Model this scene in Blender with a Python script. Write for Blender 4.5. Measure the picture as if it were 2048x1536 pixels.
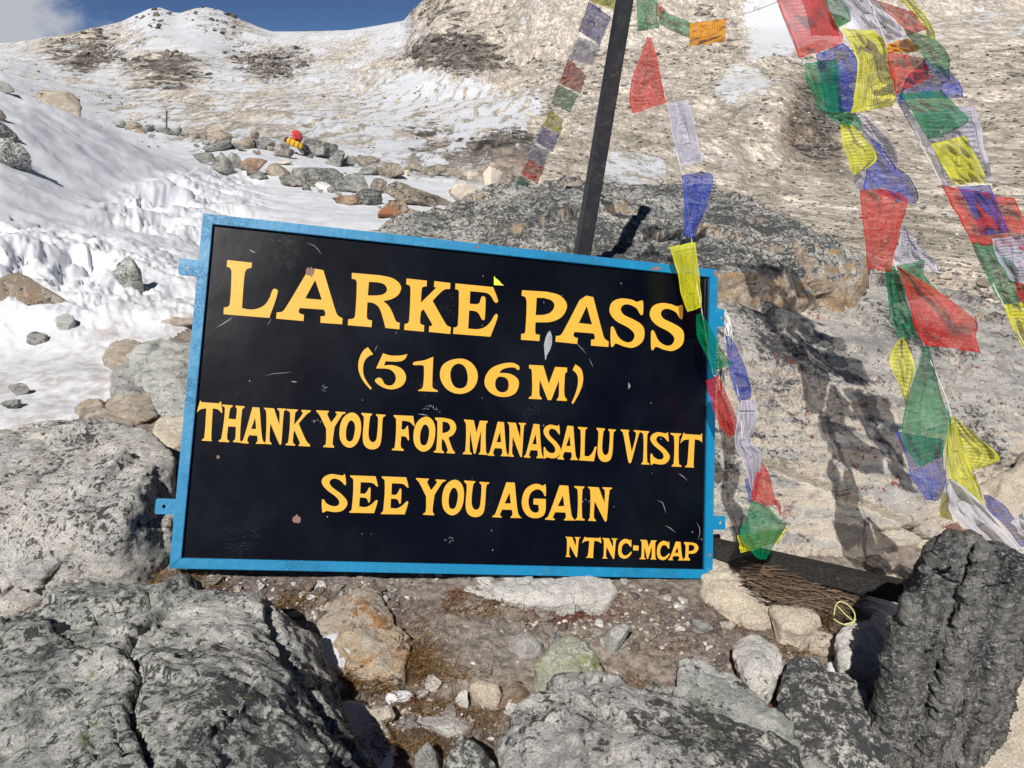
import bpy, bmesh, math, random
import numpy as np
from mathutils import Vector, Matrix
from mathutils.geometry import tessellate_polygon

for o in list(bpy.data.objects):
    bpy.data.objects.remove(o, do_unlink=True)
SC = bpy.context.scene
COL = SC.collection
RNG = np.random.default_rng(7)
random.seed(7)

# ------------------------------------------------------------------ camera
FPX, CX, CY, PITCH, CAMZ = 1540.0, 1024.0, 768.0, math.radians(20), 1.35
cam_data = bpy.data.cameras.new('camera')
cam = bpy.data.objects.new('camera', cam_data)
COL.objects.link(cam)
cam.location = (0, 0, CAMZ)
cam.rotation_euler = (math.radians(90) - PITCH, 0, 0)
cam_data.sensor_width = 36.0
cam_data.lens = 36.0 * FPX / 2048.0
cam_data.clip_start = 0.05
cam_data.clip_end = 5000
SC.camera = cam
CAM = np.array([0, 0, CAMZ])
RIGHT = np.array([1.0, 0, 0])
DOWN = np.array([0, -math.sin(PITCH), -math.cos(PITCH)])
FWD = np.array([0, math.cos(PITCH), -math.sin(PITCH)])

# ------------------------------------------------------------------ light
SUN = np.array([-0.165, -0.68, 0.715]); SUN /= np.linalg.norm(SUN)
sun_data = bpy.data.lights.new('sun', 'SUN')
sun_data.energy = 4.6
sun_data.angle = math.radians(0.53)
sun_data.color = (1.0, 0.955, 0.89)
sun = bpy.data.objects.new('sun', sun_data)
COL.objects.link(sun)
sun.rotation_euler = Vector(SUN).to_track_quat('Z', 'Y').to_euler()
sun.location = (-5, -4, 8)
world = bpy.data.worlds.new('World')
SC.world = world
world.use_nodes = True
wn = world.node_tree
wn.nodes.clear()
w_out = wn.nodes.new('ShaderNodeOutputWorld')
w_bg = wn.nodes.new('ShaderNodeBackground')
w_sky = wn.nodes.new('ShaderNodeTexSky')
w_sky.sky_type = 'NISHITA'
w_sky.sun_disc = False
w_sky.sun_elevation = math.asin(SUN[2])
w_sky.sun_rotation = math.atan2(SUN[0], SUN[1])
w_sky.altitude = 5100
w_sky.air_density = 0.6
w_sky.dust_density = 0.2
w_sky.ozone_density = 6.0
w_bg.inputs[1].default_value = 0.052
# a bank of cumulus low over the left ridge, part of the sky
tc = wn.nodes.new('ShaderNodeTexCoord')
mp = wn.nodes.new('ShaderNodeMapping'); mp.inputs['Scale'].default_value = (1, 1, 1.9)
wn.links.new(tc.outputs['Generated'], mp.inputs[0])
nz = wn.nodes.new('ShaderNodeTexNoise'); nz.inputs['Scale'].default_value = 7.5; nz.inputs['Detail'].default_value = 10
nz.inputs['Roughness'].default_value = 0.56; nz.inputs['Distortion'].default_value = 0.2
wn.links.new(mp.outputs[0], nz.inputs['Vector'])
dist = wn.nodes.new('ShaderNodeVectorMath'); dist.operation = 'DISTANCE'
CLOUDDIR = np.array([-0.50, 0.86, 0.078]); CLOUDDIR /= np.linalg.norm(CLOUDDIR)
dist.inputs[1].default_value = tuple(CLOUDDIR)
wn.links.new(tc.outputs['Generated'], dist.inputs[0])
mr = wn.nodes.new('ShaderNodeMapRange')
mr.inputs['From Min'].default_value = 0.02; mr.inputs['From Max'].default_value = 0.19
mr.inputs['To Min'].default_value = 0.30; mr.inputs['To Max'].default_value = -0.25
wn.links.new(dist.outputs['Value'], mr.inputs['Value'])
ad = wn.nodes.new('ShaderNodeMath'); ad.operation = 'ADD'
wn.links.new(nz.outputs['Fac'], ad.inputs[0]); wn.links.new(mr.outputs[0], ad.inputs[1])
cr = wn.nodes.new('ShaderNodeMapRange'); cr.interpolation_type = 'SMOOTHSTEP'
cr.inputs['From Min'].default_value = 0.56; cr.inputs['From Max'].default_value = 0.74
wn.links.new(ad.outputs[0], cr.inputs['Value'])
cm = wn.nodes.new('ShaderNodeMix'); cm.data_type = 'RGBA'
cm.inputs[7].default_value = (8.5, 9.0, 10.0, 1)
wn.links.new(cr.outputs[0], cm.inputs[0]); wn.links.new(w_sky.outputs[0], cm.inputs[6])
wn.links.new(cm.outputs[2], w_bg.inputs[0])
wn.links.new(w_bg.outputs[0], w_out.inputs[0])

SC.view_settings.view_transform = 'Standard'
SC.view_settings.look = 'None'
SC.view_settings.exposure = 0.10
SC.view_settings.gamma = 1.0
SC.view_settings.use_curve_mapping = False
SC.cycles.transparent_max_bounces = 24
SC.cycles.max_bounces = 8

# ------------------------------------------------------------------ helpers
def P(x, y, d):
    """a point of the place: along the sight line through photo pixel x, y at d metres depth"""
    x = np.asarray(x, float); y = np.asarray(y, float); d = np.asarray(d, float)
    return CAM + d[..., None] * (((x - CX) / FPX)[..., None] * RIGHT + ((y - CY) / FPX)[..., None] * DOWN + FWD)

def proj(p):
    q = np.asarray(p) - CAM
    d = q @ FWD
    return CX + FPX * (q @ RIGHT) / d, CY + FPX * (q @ DOWN) / d, d

def zd(y, z):
    """depth at which the sight line of pixel row y reaches height z"""
    return (CAMZ - z) / (math.sin(PITCH) + math.cos(PITCH) * (y - CY) / FPX)

_perm = np.random.default_rng(3).permutation(256)
_perm = np.concatenate([_perm, _perm, _perm])
_g = np.random.default_rng(4).normal(size=(256, 3)); _g /= np.linalg.norm(_g, axis=1)[:, None]
def perlin(p):
    p = np.asarray(p, float)
    i = np.floor(p).astype(int); f = p - i; i &= 255
    u = f * f * f * (f * (f * 6 - 15) + 10)
    r = 0
    for dx in (0, 1):
        wx = u[:, 0] if dx else 1 - u[:, 0]
        for dy in (0, 1):
            wy = u[:, 1] if dy else 1 - u[:, 1]
            for dz in (0, 1):
                wz = u[:, 2] if dz else 1 - u[:, 2]
                h = _perm[_perm[_perm[(i[:, 0] + dx) & 255] + ((i[:, 1] + dy) & 255)] + ((i[:, 2] + dz) & 255)] & 255
                g = _g[h]
                r = r + wx * wy * wz * (g[:, 0] * (f[:, 0] - dx) + g[:, 1] * (f[:, 1] - dy) + g[:, 2] * (f[:, 2] - dz))
    return r * 1.6
def fbm(p, o=4, gain=0.5, lac=2.03):
    r = 0; a = 1.0; s = 1.0
    for k in range(o):
        r = r + a * perlin(p * s + 17.3 * k); a *= gain; s *= lac
    return r
def ridged(p, o=4, gain=0.5, lac=2.03):
    r = 0; a = 1.0; s = 1.0
    for k in range(o):
        r = r + a * (1 - 2 * np.abs(perlin(p * s + 9.1 * k))); a *= gain; s *= lac
    return r
def sstep(a, b, x):
    t = np.clip((x - a) / (b - a), 0, 1); return t * t * (3 - 2 * t)

def tag(o, label=None, cat=None, group=None, kind=None):
    if label: o['label'] = label
    if cat: o['category'] = cat
    if group: o['group'] = group
    if kind: o['kind'] = kind
    return o

def mesh_np(name, V, F, smooth=True, mats=(), uv=None, attrs=None):
    """V (n,3), F (m,k) equal-sided faces"""
    V = np.asarray(V, np.float32); F = np.asarray(F, np.int32)
    m = bpy.data.meshes.new(name)
    m.vertices.add(len(V)); m.vertices.foreach_set('co', V.ravel())
    k = F.shape[1]
    m.loops.add(F.size); m.loops.foreach_set('vertex_index', F.ravel())
    m.polygons.add(len(F))
    m.polygons.foreach_set('loop_start', np.arange(0, F.size, k, dtype=np.int32))
    m.polygons.foreach_set('loop_total', np.full(len(F), k, np.int32))
    m.polygons.foreach_set('use_smooth', np.full(len(F), smooth, bool))
    m.update(calc_edges=True)
    if uv is not None:
        l = m.uv_layers.new(name='UVMap')
        l.data.foreach_set('uv', np.asarray(uv, np.float32)[F.ravel()].ravel())
    if attrs:
        for an, av in attrs.items():
            av = np.asarray(av, np.float32)
            if av.ndim == 1:
                a = m.attributes.new(an, 'FLOAT', 'POINT'); a.data.foreach_set('value', av)
            else:
                a = m.attributes.new(an, 'FLOAT_COLOR', 'POINT')
                c = np.ones((len(av), 4), np.float32); c[:, :3] = av
                a.data.foreach_set('color', c.ravel())
    for mt in mats: m.materials.append(mt)
    m.validate()
    return m

def link(name, mesh, parent=None, loc=None):
    o = bpy.data.objects.new(name, mesh); COL.objects.link(o)
    if loc is not None: o.location = loc
    if parent is not None: o.parent = parent
    return o
def empty(name, loc):
    o = bpy.data.objects.new(name, None); COL.objects.link(o); o.location = Vector(loc); o.empty_display_size = 0.1
    return o
def local(V, parent):
    return np.asarray(V, float) - np.array(parent.location)

def grid_faces(nu, nv):
    """faces of an nv x nu grid of vertices, row-major"""
    i = np.arange(nv - 1)[:, None] * nu + np.arange(nu - 1)[None, :]
    i = i.ravel()
    return np.stack([i, i + 1, i + nu + 1, i + nu], 1)

# ------------------------------------------------------------------ materials
class N:
    def __init__(s, name):
        s.m = bpy.data.materials.new(name); s.m.use_nodes = True
        s.t = s.m.node_tree; s.t.nodes.clear()
        s.out = s.t.nodes.new('ShaderNodeOutputMaterial')
    def n(s, ty, ins=None, **kw):
        nd = s.t.nodes.new('ShaderNode' + ty)
        for k, v in kw.items(): setattr(nd, k, v)
        for k, v in (ins or {}).items():
            sock = nd.inputs[k]
            if isinstance(v, bpy.types.NodeSocket): s.t.links.new(v, sock)
            elif isinstance(v, bpy.types.Node): s.t.links.new(v.outputs[0], sock)
            else:
                if hasattr(sock.default_value, '__len__') and not isinstance(v, (list, tuple)): v = (v,) * len(sock.default_value)
                if hasattr(sock.default_value, '__len__') and len(sock.default_value) == 4 and len(v) == 3: v = tuple(v) + (1,)
                sock.default_value = v
        return nd
    def noise(s, vec, scale, detail=4, rough=0.5, dist=0.0):
        return s.n('TexNoise', {'Vector': vec, 'Scale': scale, 'Detail': detail, 'Roughness': rough, 'Distortion': dist}).outputs['Fac']
    def step(s, v, a, b, lo=0.0, hi=1.0):
        return s.n('MapRange', {'Value': v, 'From Min': a, 'From Max': b, 'To Min': lo, 'To Max': hi}, interpolation_type='SMOOTHSTEP').outputs[0]
    def math(s, op, a, b=0.0, clamp=False):
        return s.n('Math', {0: a, 1: b}, operation=op, use_clamp=clamp).outputs[0]
    def mix(s, f, a, b):
        return s.n('Mix', {0: f, 6: a, 7: b}, data_type='RGBA').outputs[2]
    def mul(s, f, a, b):
        return s.n('Mix', {0: f, 6: a, 7: b}, data_type='RGBA', blend_type='MULTIPLY').outputs[2]
    def coords(s, kind='Object'):
        return s.n('TexCoord').outputs[kind]
    def mapping(s, vec, rot=(0, 0, 0), scale=(1, 1, 1), loc=(0, 0, 0)):
        return s.n('Mapping', {'Vector': vec, 'Rotation': rot, 'Scale': scale, 'Location': loc}).outputs[0]
    def bump(s, h, dist, strength=1.0, prev=None):
        ins = {'Height': h, 'Distance': dist, 'Strength': strength}
        if prev is not None: ins['Normal'] = prev
        return s.n('Bump', ins).outputs[0]
    def principled(s, col, rough=0.8, nrm=None, spec=0.3, metal=0.0, **kw):
        ins = {'Base Color': col, 'Roughness': rough, 'Specular IOR Level': spec, 'Metallic': metal}
        if nrm is not None: ins['Normal'] = nrm
        ins.update(kw)
        b = s.n('BsdfPrincipled', ins)
        s.t.links.new(b.outputs[0], s.out.inputs[0])
        return b

def rock_mat(name, a, b, dark=(0.035, 0.037, 0.04), dark_amt=0.45, fol=(4, 0.6), rot=(0.5, 0.3, 0), lichen=(), scale=1.0,
             bumpd=0.02, rough=0.85, spec=0.25, streak=0.5, patch=0.5, side=None, white=0.3, glint=0.0):
    """weathered rock: base colours a/b, black lichen in crusts, foliation streaks, coloured lichens (colour, amount, size)"""
    s = N(name)
    oi = s.n('ObjectInfo').outputs['Random']
    off = s.n('CombineXYZ', {0: s.math('MULTIPLY', oi, 31.0), 1: s.math('MULTIPLY', oi, 17.0), 2: s.math('MULTIPLY', oi, 7.0)}).outputs[0]
    co = s.n('VectorMath', {0: s.coords(), 1: off}, operation='ADD').outputs[0]
    fo = s.mapping(co, rot=rot, scale=(fol if len(fol) == 3 else (fol[1], fol[1], fol[0])))
    big = s.noise(co, 1.7 * scale, 5, 0.6)
    med = s.noise(fo, 5.0 * scale, 8, 0.65, 0.6)
    col = s.mix(s.step(med, 0.38, 0.62), a, b)
    topm = None
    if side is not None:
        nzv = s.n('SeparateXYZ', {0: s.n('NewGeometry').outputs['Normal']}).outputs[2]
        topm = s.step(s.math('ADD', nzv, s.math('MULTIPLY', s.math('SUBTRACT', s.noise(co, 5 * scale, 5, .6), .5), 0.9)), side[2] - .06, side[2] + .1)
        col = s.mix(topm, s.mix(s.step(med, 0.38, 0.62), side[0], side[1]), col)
    col = s.mix(s.step(s.noise(co, 2.3 * scale, 4), 0.5, 0.75), col, tuple(np.array(a) * 0.88))
    st = s.noise(fo, 16 * scale, 10, 0.75, 0.9)
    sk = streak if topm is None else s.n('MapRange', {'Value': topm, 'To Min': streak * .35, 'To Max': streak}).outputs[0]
    col = s.mix(s.math('MULTIPLY', s.step(st, 0.53, 0.66), sk), col, tuple(np.array(dark) * 2.2))
    wl = s.noise(s.mapping(co, loc=(9, 1, 7)), 17 * scale, 9, 0.74, 0.6)
    col = s.mix(s.math('MULTIPLY', s.step(wl, 0.50, 0.56), white), col, (.86, .84, .79))
    # black crust lichen: small colonies, their density changing over the face
    l1 = s.noise(co, 52 * scale, 9, 0.74, 0.4)
    l2 = s.noise(s.mapping(co, loc=(5, 3, 1)), 22 * scale, 9, 0.72, 0.5)
    dens = s.math('MULTIPLY', s.math('SUBTRACT', big, 0.5), patch)
    thr = 0.675 - 0.165 * dark_amt
    v1 = s.math('ADD', l1, dens); v2 = s.math('ADD', l2, dens)
    m1 = s.step(v1, thr, thr + 0.035); m2 = s.step(v2, thr + 0.03, thr + 0.06)
    l3 = s.noise(co, 130 * scale, 5, 0.7)
    m3 = s.math('MULTIPLY', s.step(s.math('ADD', l3, dens), thr + .055, thr + .08), .8)
    dk = s.math('MAXIMUM', s.math('MAXIMUM', m1, m2), m3)
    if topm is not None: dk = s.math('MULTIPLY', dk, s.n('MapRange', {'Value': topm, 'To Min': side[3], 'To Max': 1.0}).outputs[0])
    dcol = s.mix(s.noise(co, 60 * scale, 5, 0.6), dark, tuple(np.array(dark) * 2.6))
    col = s.mix(s.math('MULTIPLY', dk, 0.93), col, dcol)
    for k, (lc, amt, sz) in enumerate(lichen):
        ln = s.noise(s.mapping(co, loc=(11 + 7 * k, 2, 9)), sz * scale, 8, 0.7, 0.3)
        lb = s.noise(s.mapping(co, loc=(3, 8 * k, 4)), 2.4 * scale, 3)
        t = 0.72 - 0.3 * amt
        lm = s.math('MULTIPLY', s.step(ln, t, t + 0.05), s.step(lb, 0.5 - 0.1 * amt, 0.58))
        col = s.mix(s.math('MULTIPLY', lm, 0.85), col, lc)
    gr = s.noise(co, 260, 3, 0.7)
    if glint:
        gl = s.noise(s.mapping(co, rot=rot, scale=(1, 1, 2.5)), 95, 7, 0.75)
        col = s.mix(s.math('MULTIPLY', s.step(gl, .545, .58), glint), col, (.62, .61, .58))  # sparkle painted into the colour as pale flecks
    col = s.mul(0.75, col, s.mix(s.step(gr, 0.3, 0.7), (0.60, 0.60, 0.60), (1.35, 1.35, 1.35)))
    h = s.math('ADD', s.math('MULTIPLY', st, 0.6), s.math('MULTIPLY', s.noise(co, 45, 10, 0.75), 0.5))
    h = s.math('SUBTRACT', h, s.math('MULTIPLY', dk, -0.08))
    nb = s.bump(h, bumpd * 1.3, 1.0)
    nb = s.bump(gr, 0.0035, 0.8, nb)
    s.principled(col, rough, nb, spec)
    return s.m

# ------------------------------------------------------------------ terrain (one sheet from below the camera to the ridges)
def il(pts, x):
    pts = sorted(pts); return np.interp(x, [p[0] for p in pts], [p[1] for p in pts])
GX = np.arange(-620, 2661, 3.6)
def zline(y, zs):
    return [(x, y, zd(y, z)) for x, z in zs]
LINES = [
 zline(2600, [(-700, 0), (2700, 0)]),
 zline(1536, [(-700, .1), (0, .1), (600, .03), (1024, 0), (1600, 0), (2048, -.05), (2700, -.05)]),
 zline(1170, [(-700, .2), (0, .15), (340, .19), (900, .1), (1425, .02), (1700, -.05), (2048, -.1), (2700, -.1)]),
 zline(880, [(-700, .2), (0, .22), (350, .22), (1000, .12), (1400, -.02), (2048, -.08), (2700, -.1)]),
 zline(720, [(-700, .35), (0, .27), (240, .25), (400, .25), (1000, .15), (1500, 0), (2700, 0)]),
 [(-700, 600, 3.4), (0, 600, 3.9), (240, 600, 4.2), (400, 600, 4.4), (1000, 600, 4.8), (1500, 600, 5.6), (1850, 640, 4.9), (2048, 650, 4.8), (2700, 650, 4.8)],
 [(-700, 380, 3.9), (0, 475, 4.7), (240, 500, 5.1), (400, 480, 6.0), (700, 455, 7), (1000, 460, 7.2), (1500, 520, 8), (1850, 575, 6.5), (2048, 590, 6.2), (2700, 600, 6)],
 [(-700, 200, 5.5), (0, 330, 6.5), (240, 400, 7.5), (400, 425, 8.0), (480, 412, 9), (700, 415, 10), (1000, 420, 10.5), (1500, 470, 13), (1850, 520, 9.5), (2048, 530, 9), (2700, 540, 9)],
 [(-700, -60, 8.5), (0, 176, 9.5), (60, 192, 9.8), (150, 232, 10.3), (240, 274, 11), (300, 300, 11.5), (380, 334, 12.4), (440, 365, 13), (520, 386, 13.4), (700, 395, 13), (1000, 400, 13), (1500, 440, 18), (1850, 470, 14), (2048, 480, 13), (2700, 480, 12)],
 [(-700, 60, 12), (0, 225, 13), (240, 302, 15), (350, 330, 15.5), (480, 368, 15.8), (700, 370, 16), (1000, 385, 16), (1500, 410, 24), (1850, 430, 20), (2048, 430, 20), (2700, 430, 18)],
 [(-700, 120, 22), (0, 200, 25), (150, 240, 24), (240, 268, 24), (350, 285, 23), (480, 300, 22), (700, 335, 21), (1000, 360, 21), (1300, 380, 24), (1500, 385, 32), (1850, 385, 30), (2048, 370, 30), (2700, 350, 26)],
 [(-700, 140, 45), (0, 168, 45), (240, 240, 42), (350, 253, 42), (480, 262, 40), (700, 300, 32), (1000, 335, 30), (1150, 345, 32), (1300, 345, 34), (1500, 340, 44), (1850, 330, 45), (2048, 300, 45), (2700, 240, 40)],
 [(-700, 130, 90), (0, 140, 90), (240, 205, 85), (480, 222, 80), (700, 245, 70), (1000, 280, 60), (1150, 270, 55), (1300, 270, 55), (1420, 245, 62), (1500, 200, 60), (1560, 195, 58), (1640, 230, 62), (1850, 240, 65), (2048, 210, 65), (2700, 100, 60)],
 [(-700, 125, 170), (0, 118, 170), (240, 160, 150), (350, 172, 150), (480, 180, 150), (700, 200, 140), (1000, 195, 120), (1100, 190, 100), (1300, 190, 90), (1500, 150, 95), (1850, 150, 95), (2048, 120, 95), (2700, -50, 90)],
 [(-700, 130, 300), (0, 98, 300), (150, 100, 280), (240, 112, 255), (300, 100, 245), (350, 96, 250), (400, 90, 270), (480, 110, 280), (700, 130, 230), (800, 128, 190), (860, 95, 175), (930, 100, 172), (1000, 125, 170), (1100, 120, 150), (1300, 100, 140), (1500, 60, 150), (1850, 50, 150), (2048, 20, 150), (2700, -200, 150)],
 [(-700, 140, 480), (0, 88, 430), (60, 80, 430), (130, 68, 430), (200, 53, 430), (240, 44, 430), (270, 30, 430), (300, 17, 430), (320, 15, 430), (345, 24, 430), (360, 26, 430), (385, 18, 430), (410, 14, 430), (440, 20, 430), (480, 38, 430), (520, 55, 440), (545, 63, 450), (580, 63, 450), (640, 62, 450), (700, 60, 440), (760, 50, 410), (808, 41, 390), (820, 25, 270), (850, -3, 260), (900, -50, 240), (1000, -110, 235), (1300, -220, 230), (2048, -420, 260), (2700, -560, 260)],
]
ROWS = [26, 120, 96, 56, 44, 44, 34, 50, 22, 24, 20, 26, 26, 40, 44]
def build_terrain():
    cpts = []
    for L in LINES:
        y = il([(a, b) for a, b, c in L], GX); d = np.exp(il([(a, math.log(c)) for a, b, c in L], GX))
        cpts.append(P(GX, y, d))
    rows = []; rowpix = []
    for i in range(len(cpts) - 1):
        n = ROWS[i]
        y0 = il([(a, b) for a, b, c in LINES[i]], GX); y1 = il([(a, b) for a, b, c in LINES[i + 1]], GX)
        for k in range(n):
            t = k / n
            rows.append(cpts[i] * (1 - t) + cpts[i + 1] * t)
    rows.append(cpts[-1])
    rows.append(cpts[-1] + np.array([0, 40, -8])); rows.append(cpts[-1] + np.array([0, 90, -60])); rows.append(cpts[-1] + np.array([0, 260, -160]))
    G = np.stack(rows)                                   # nv, nu, 3
    nfix = 4
    for it in range(4):                                  # round the creases between the lines
        H = G.copy()
        H[1:-nfix] = 0.5 * G[1:-nfix] + 0.25 * G[:-nfix - 1] + 0.25 * G[2:len(G) - nfix + 1]
        H[:-nfix, 1:-1] = 0.5 * H[:-nfix, 1:-1] + 0.25 * H[:-nfix, :-2] + 0.25 * H[:-nfix, 2:]
        G = H
    return G
G = build_terrain()
NV, NU = G.shape[:2]
FL = G.reshape(-1, 3)
tx, ty, td = proj(FL)

# what covers the ground, observed at these spots: x, y, snow cover, darkness of the rock
OBS = """300 30 .86 .6;420 40 .72 .6;350 60 .8 .5;500 80 .6 .5;620 80 .7 .4;700 70 .85 .3;560 70 .85 .3;480 55 .6 .6;150 90 .32 .5;80 90 .6 .4;20 100 .7 .3
170 112 .02 1;140 118 .15 .9;120 100 .4 .6;250 70 .5 .5;230 100 .45 .6;330 132 .0 .9;310 145 .1 .9;350 150 .15 .8;290 135 .5 .6;370 155 .35 .7;400 100 .88 .4;280 105 .8 .4;460 110 .5 .7;520 125 .25 .8;570 140 .3 .8;450 150 .75 .4
620 160 .6 .3;680 100 .4 .3;740 120 .5 .3;700 140 .3 .4;650 90 .55 .3;790 50 .85 .2;760 60 .8 .3;850 30 .12 .6;900 50 .35 .5;950 30 .15 .5;1000 60 .3 .4;1100 50 .25 .3;830 90 .5 .7;860 108 .0 .95;890 115 .05 .95;880 80 .35 .7;960 135 .02 .95;1010 135 .02 .9;1050 125 .1 .1
1100 150 .1 .1;900 110 .05 .9;930 95 .4 .7;780 110 .5 .4;760 170 .75 .3;850 170 .85 .3;950 180 .6 .3;1000 165 .2 .4;1050 180 .15 .2;0 140 .85 .3;100 150 .88 .3;200 180 .82 .3;300 200 .75 .3;420 200 .65 .3;500 180 .62 .2;600 200 .72 .2;700 200 .82 .2
800 210 .95 .2;900 210 .95 .2;1000 200 .95 .2;1080 208 .85 .1;1000 240 .93 .2;900 260 .82 .5;800 250 .88 .5;700 250 .85 .4;600 240 .72 .2;500 230 .6 .2;400 240 .62 .2;560 225 .4 .1;660 215 .5 .1;860 290 .5 .8;930 310 .3 .8;1000 300 .28 .9;960 340 .3 .7;1030 330 .15 .7;880 330 .6 .5
300 290 1 .5;500 310 1 .5;700 340 1 .5;850 370 1 .5;950 400 .95 .5;1000 385 .85 .5;300 330 1 .5;600 380 1 .5;0 300 1 .5;200 400 1 .5;100 230 1 .5;820 330 .9 .3;760 300 .9 .3
1150 250 .12 .2;1200 200 .3 .2;1130 200 .3 .2;1280 250 .18 .1;1150 320 .1 .2;1240 350 .85 .1;1210 345 .7 .1;1270 368 .75 .1;1300 385 .5 .2;1350 230 .15 .05;1500 170 .62 .2;1475 225 .62 .1;1465 260 .35 .0;1510 165 .7 .1;1550 175 .6 .2;1420 290 .3 .1;1350 270 .22 .05;1560 60 .97 .0;1545 85 .7 .1
1550 20 .9 .1;1450 50 .25 .5;1400 20 .4 .4;1300 100 .4 .3;1250 60 .3 .4;1330 140 .35 .2;1400 130 .18 .3;1570 125 .5 .3;1600 205 .04 .75;1620 240 .0 .9;1640 300 .0 .85;1650 330 .0 .7;1530 270 .02 .0;1520 320 .03 .0;1720 300 .02 .15;1800 250 .02 .15;1900 100 .3 .2;1950 30 .5 .2;2020 20 .35 .2
1850 60 .4 .2;2000 125 .1 .4;1950 180 .05 .15;2048 300 .0 .15;1900 400 .0 .15;1800 480 .04 .2;1850 530 .4 .1;1900 560 .25 .3;1700 450 .05 .15;1600 380 .05 .1;1500 350 .08 .1;2000 600 .05 .3;1700 560 .1 .2;1300 520 .1 .2;-300 200 .9 .3;2400 200 .1 .2;1200 430 .4 .2"""
obs = np.array([[float(v) for v in q.split()] for q in OBS.replace('\n', ';').split(';')])
def observed(x, y):
    W = np.zeros(len(x)); S = np.zeros(len(x)); D = np.zeros(len(x))
    for ox, oy, s_, d_ in obs:
        sg = 26.0 + 0.02 * abs(oy)
        r2 = ((x - ox) / (sg * 1.5)) ** 2 + ((y - oy) / sg) ** 2
        w = np.exp(-r2) + 1e-4 / (1 + r2) ** 2
        W += w; S += w * s_; D += w * d_
    return S / W, D / W
idx = np.arange(len(FL)); rowi = idx // NU
far_r = sum(ROWS[:8])
_q = FL / (td[:, None] * .06); _w1 = perlin(_q) + .5 * perlin(_q * 2.3); _w2 = perlin(_q + 9) + .5 * perlin(_q * 2.3 + 5)
txw = tx + 26 * _w1; tyw = ty + 13 * _w2
snow, dark = observed(txw, tyw)
def blob(x, y, cx, cy, rx, ry, ang=0.0):
    a = math.radians(ang); c, s_ = math.cos(a), math.sin(a)
    u = ((x - cx) * c + (y - cy) * s_) / rx; v = (-(x - cx) * s_ + (y - cy) * c) / ry
    return np.exp(-(u * u + v * v) ** 2)
near = rowi < sum(ROWS[:8])
# near snow: everything left of the boulders and below the bank's crest
bx = np.interp(ty, [380, 640, 655, 690, 720, 790, 835, 862, 885, 1000], [1060, 1060, 400, 310, 235, 225, 150, 130, 60, -100])
sn = np.where(ty < 900, sstep(18, -18, tx - bx), 0.0)
sn = np.maximum(sn, blob(tx, ty, 660, 1330, 55, 75, 25)); sn = np.maximum(sn, blob(tx, ty, 725, 1480, 60, 95, -35))
sn = np.maximum(sn, blob(tx, ty, 800, 1400, 34, 12)); sn = np.maximum(sn, blob(tx, ty, 1725, 1200, 75, 42, 10)); sn = np.maximum(sn, blob(tx, ty, 1775, 1300, 60, 100, 10)); sn = np.maximum(sn, blob(tx, ty, 1690, 1372, 60, 16, 40))
sn = np.maximum(sn, 0.55 * blob(tx, ty, 1850, 560, 90, 22, -5))
snow = np.where(near, sn, snow)
nblend = sstep(sum(ROWS[:7]) - 8, sum(ROWS[:8]), rowi)
right_near = (tx > 1100) & near
snow = np.where(right_near & (ty < 700), observed(txw, tyw)[0], snow)
# soil tones by place
soil = np.zeros((len(FL), 3)) + np.array([.27, .235, .205])
def tone(col, m):
    global soil
    m = m[:, None]; soil = soil * (1 - m) + np.array(col) * m
tone((.17, .14, .135), blob(tx, ty, 560, 1190, 200, 45)); tone((.175, .145, .135), blob(tx, ty, 1400, 1250, 170, 60, 8))
tone((.16, .135, .13), blob(tx, ty, 760, 1225, 130, 60)); tone((.22, .20, .18), blob(tx, ty, 960, 1290, 150, 60))
tone((.13, .05, .03), .8 * blob(tx, ty, 1150, 1222, 110, 24, 3)); tone((.13, .05, .03), .8 * blob(tx, ty, 915, 1190, 22, 14)); tone((.11, .05, .03), .6 * blob(tx, ty, 830, 1400, 40, 20))
tone((.17, .10, .05), .7 * blob(tx, ty, 850, 1330, 60, 45)); tone((.15, .10, .05), .6 * blob(tx, ty, 250, 1170, 140, 30)); tone((.10, .06, .04), .6 * blob(tx, ty, 860, 1460, 90, 60)); tone((.13, .07, .04), .7 * blob(tx, ty, 1490, 1360, 60, 60))
tone((.15, .12, .07), .6 * blob(tx, ty, 1600, 1270, 60, 40)); tone((.10, .07, .05), .7 * blob(tx, ty, 1150, 1480, 900, 90) * (ty > 1380))
tone((.26, .22, .18), sstep(760, 700, ty) * (tx > 1000)); tone((.25, .2, .16), blob(tx, ty, 230, 800, 130, 80))
scree = np.zeros((len(FL), 3)) + np.array([.50, .45, .385])
_m = blob(txw, tyw, 1622, 262, 58, 112, -14)[:, None]; scree = scree * (1 - _m) + _m * np.array([.20, .16, .125])
_m = .8 * blob(txw, tyw, 975, 315, 105, 42, 10)[:, None]; scree = scree * (1 - _m) + _m * np.array([.24, .18, .145])
fr = sstep(700, 640, ty)[:, None] * (tx > 1000)[:, None]
soil = np.where(near[:, None], soil * (1 - fr) + scree * fr, scree)
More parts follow.
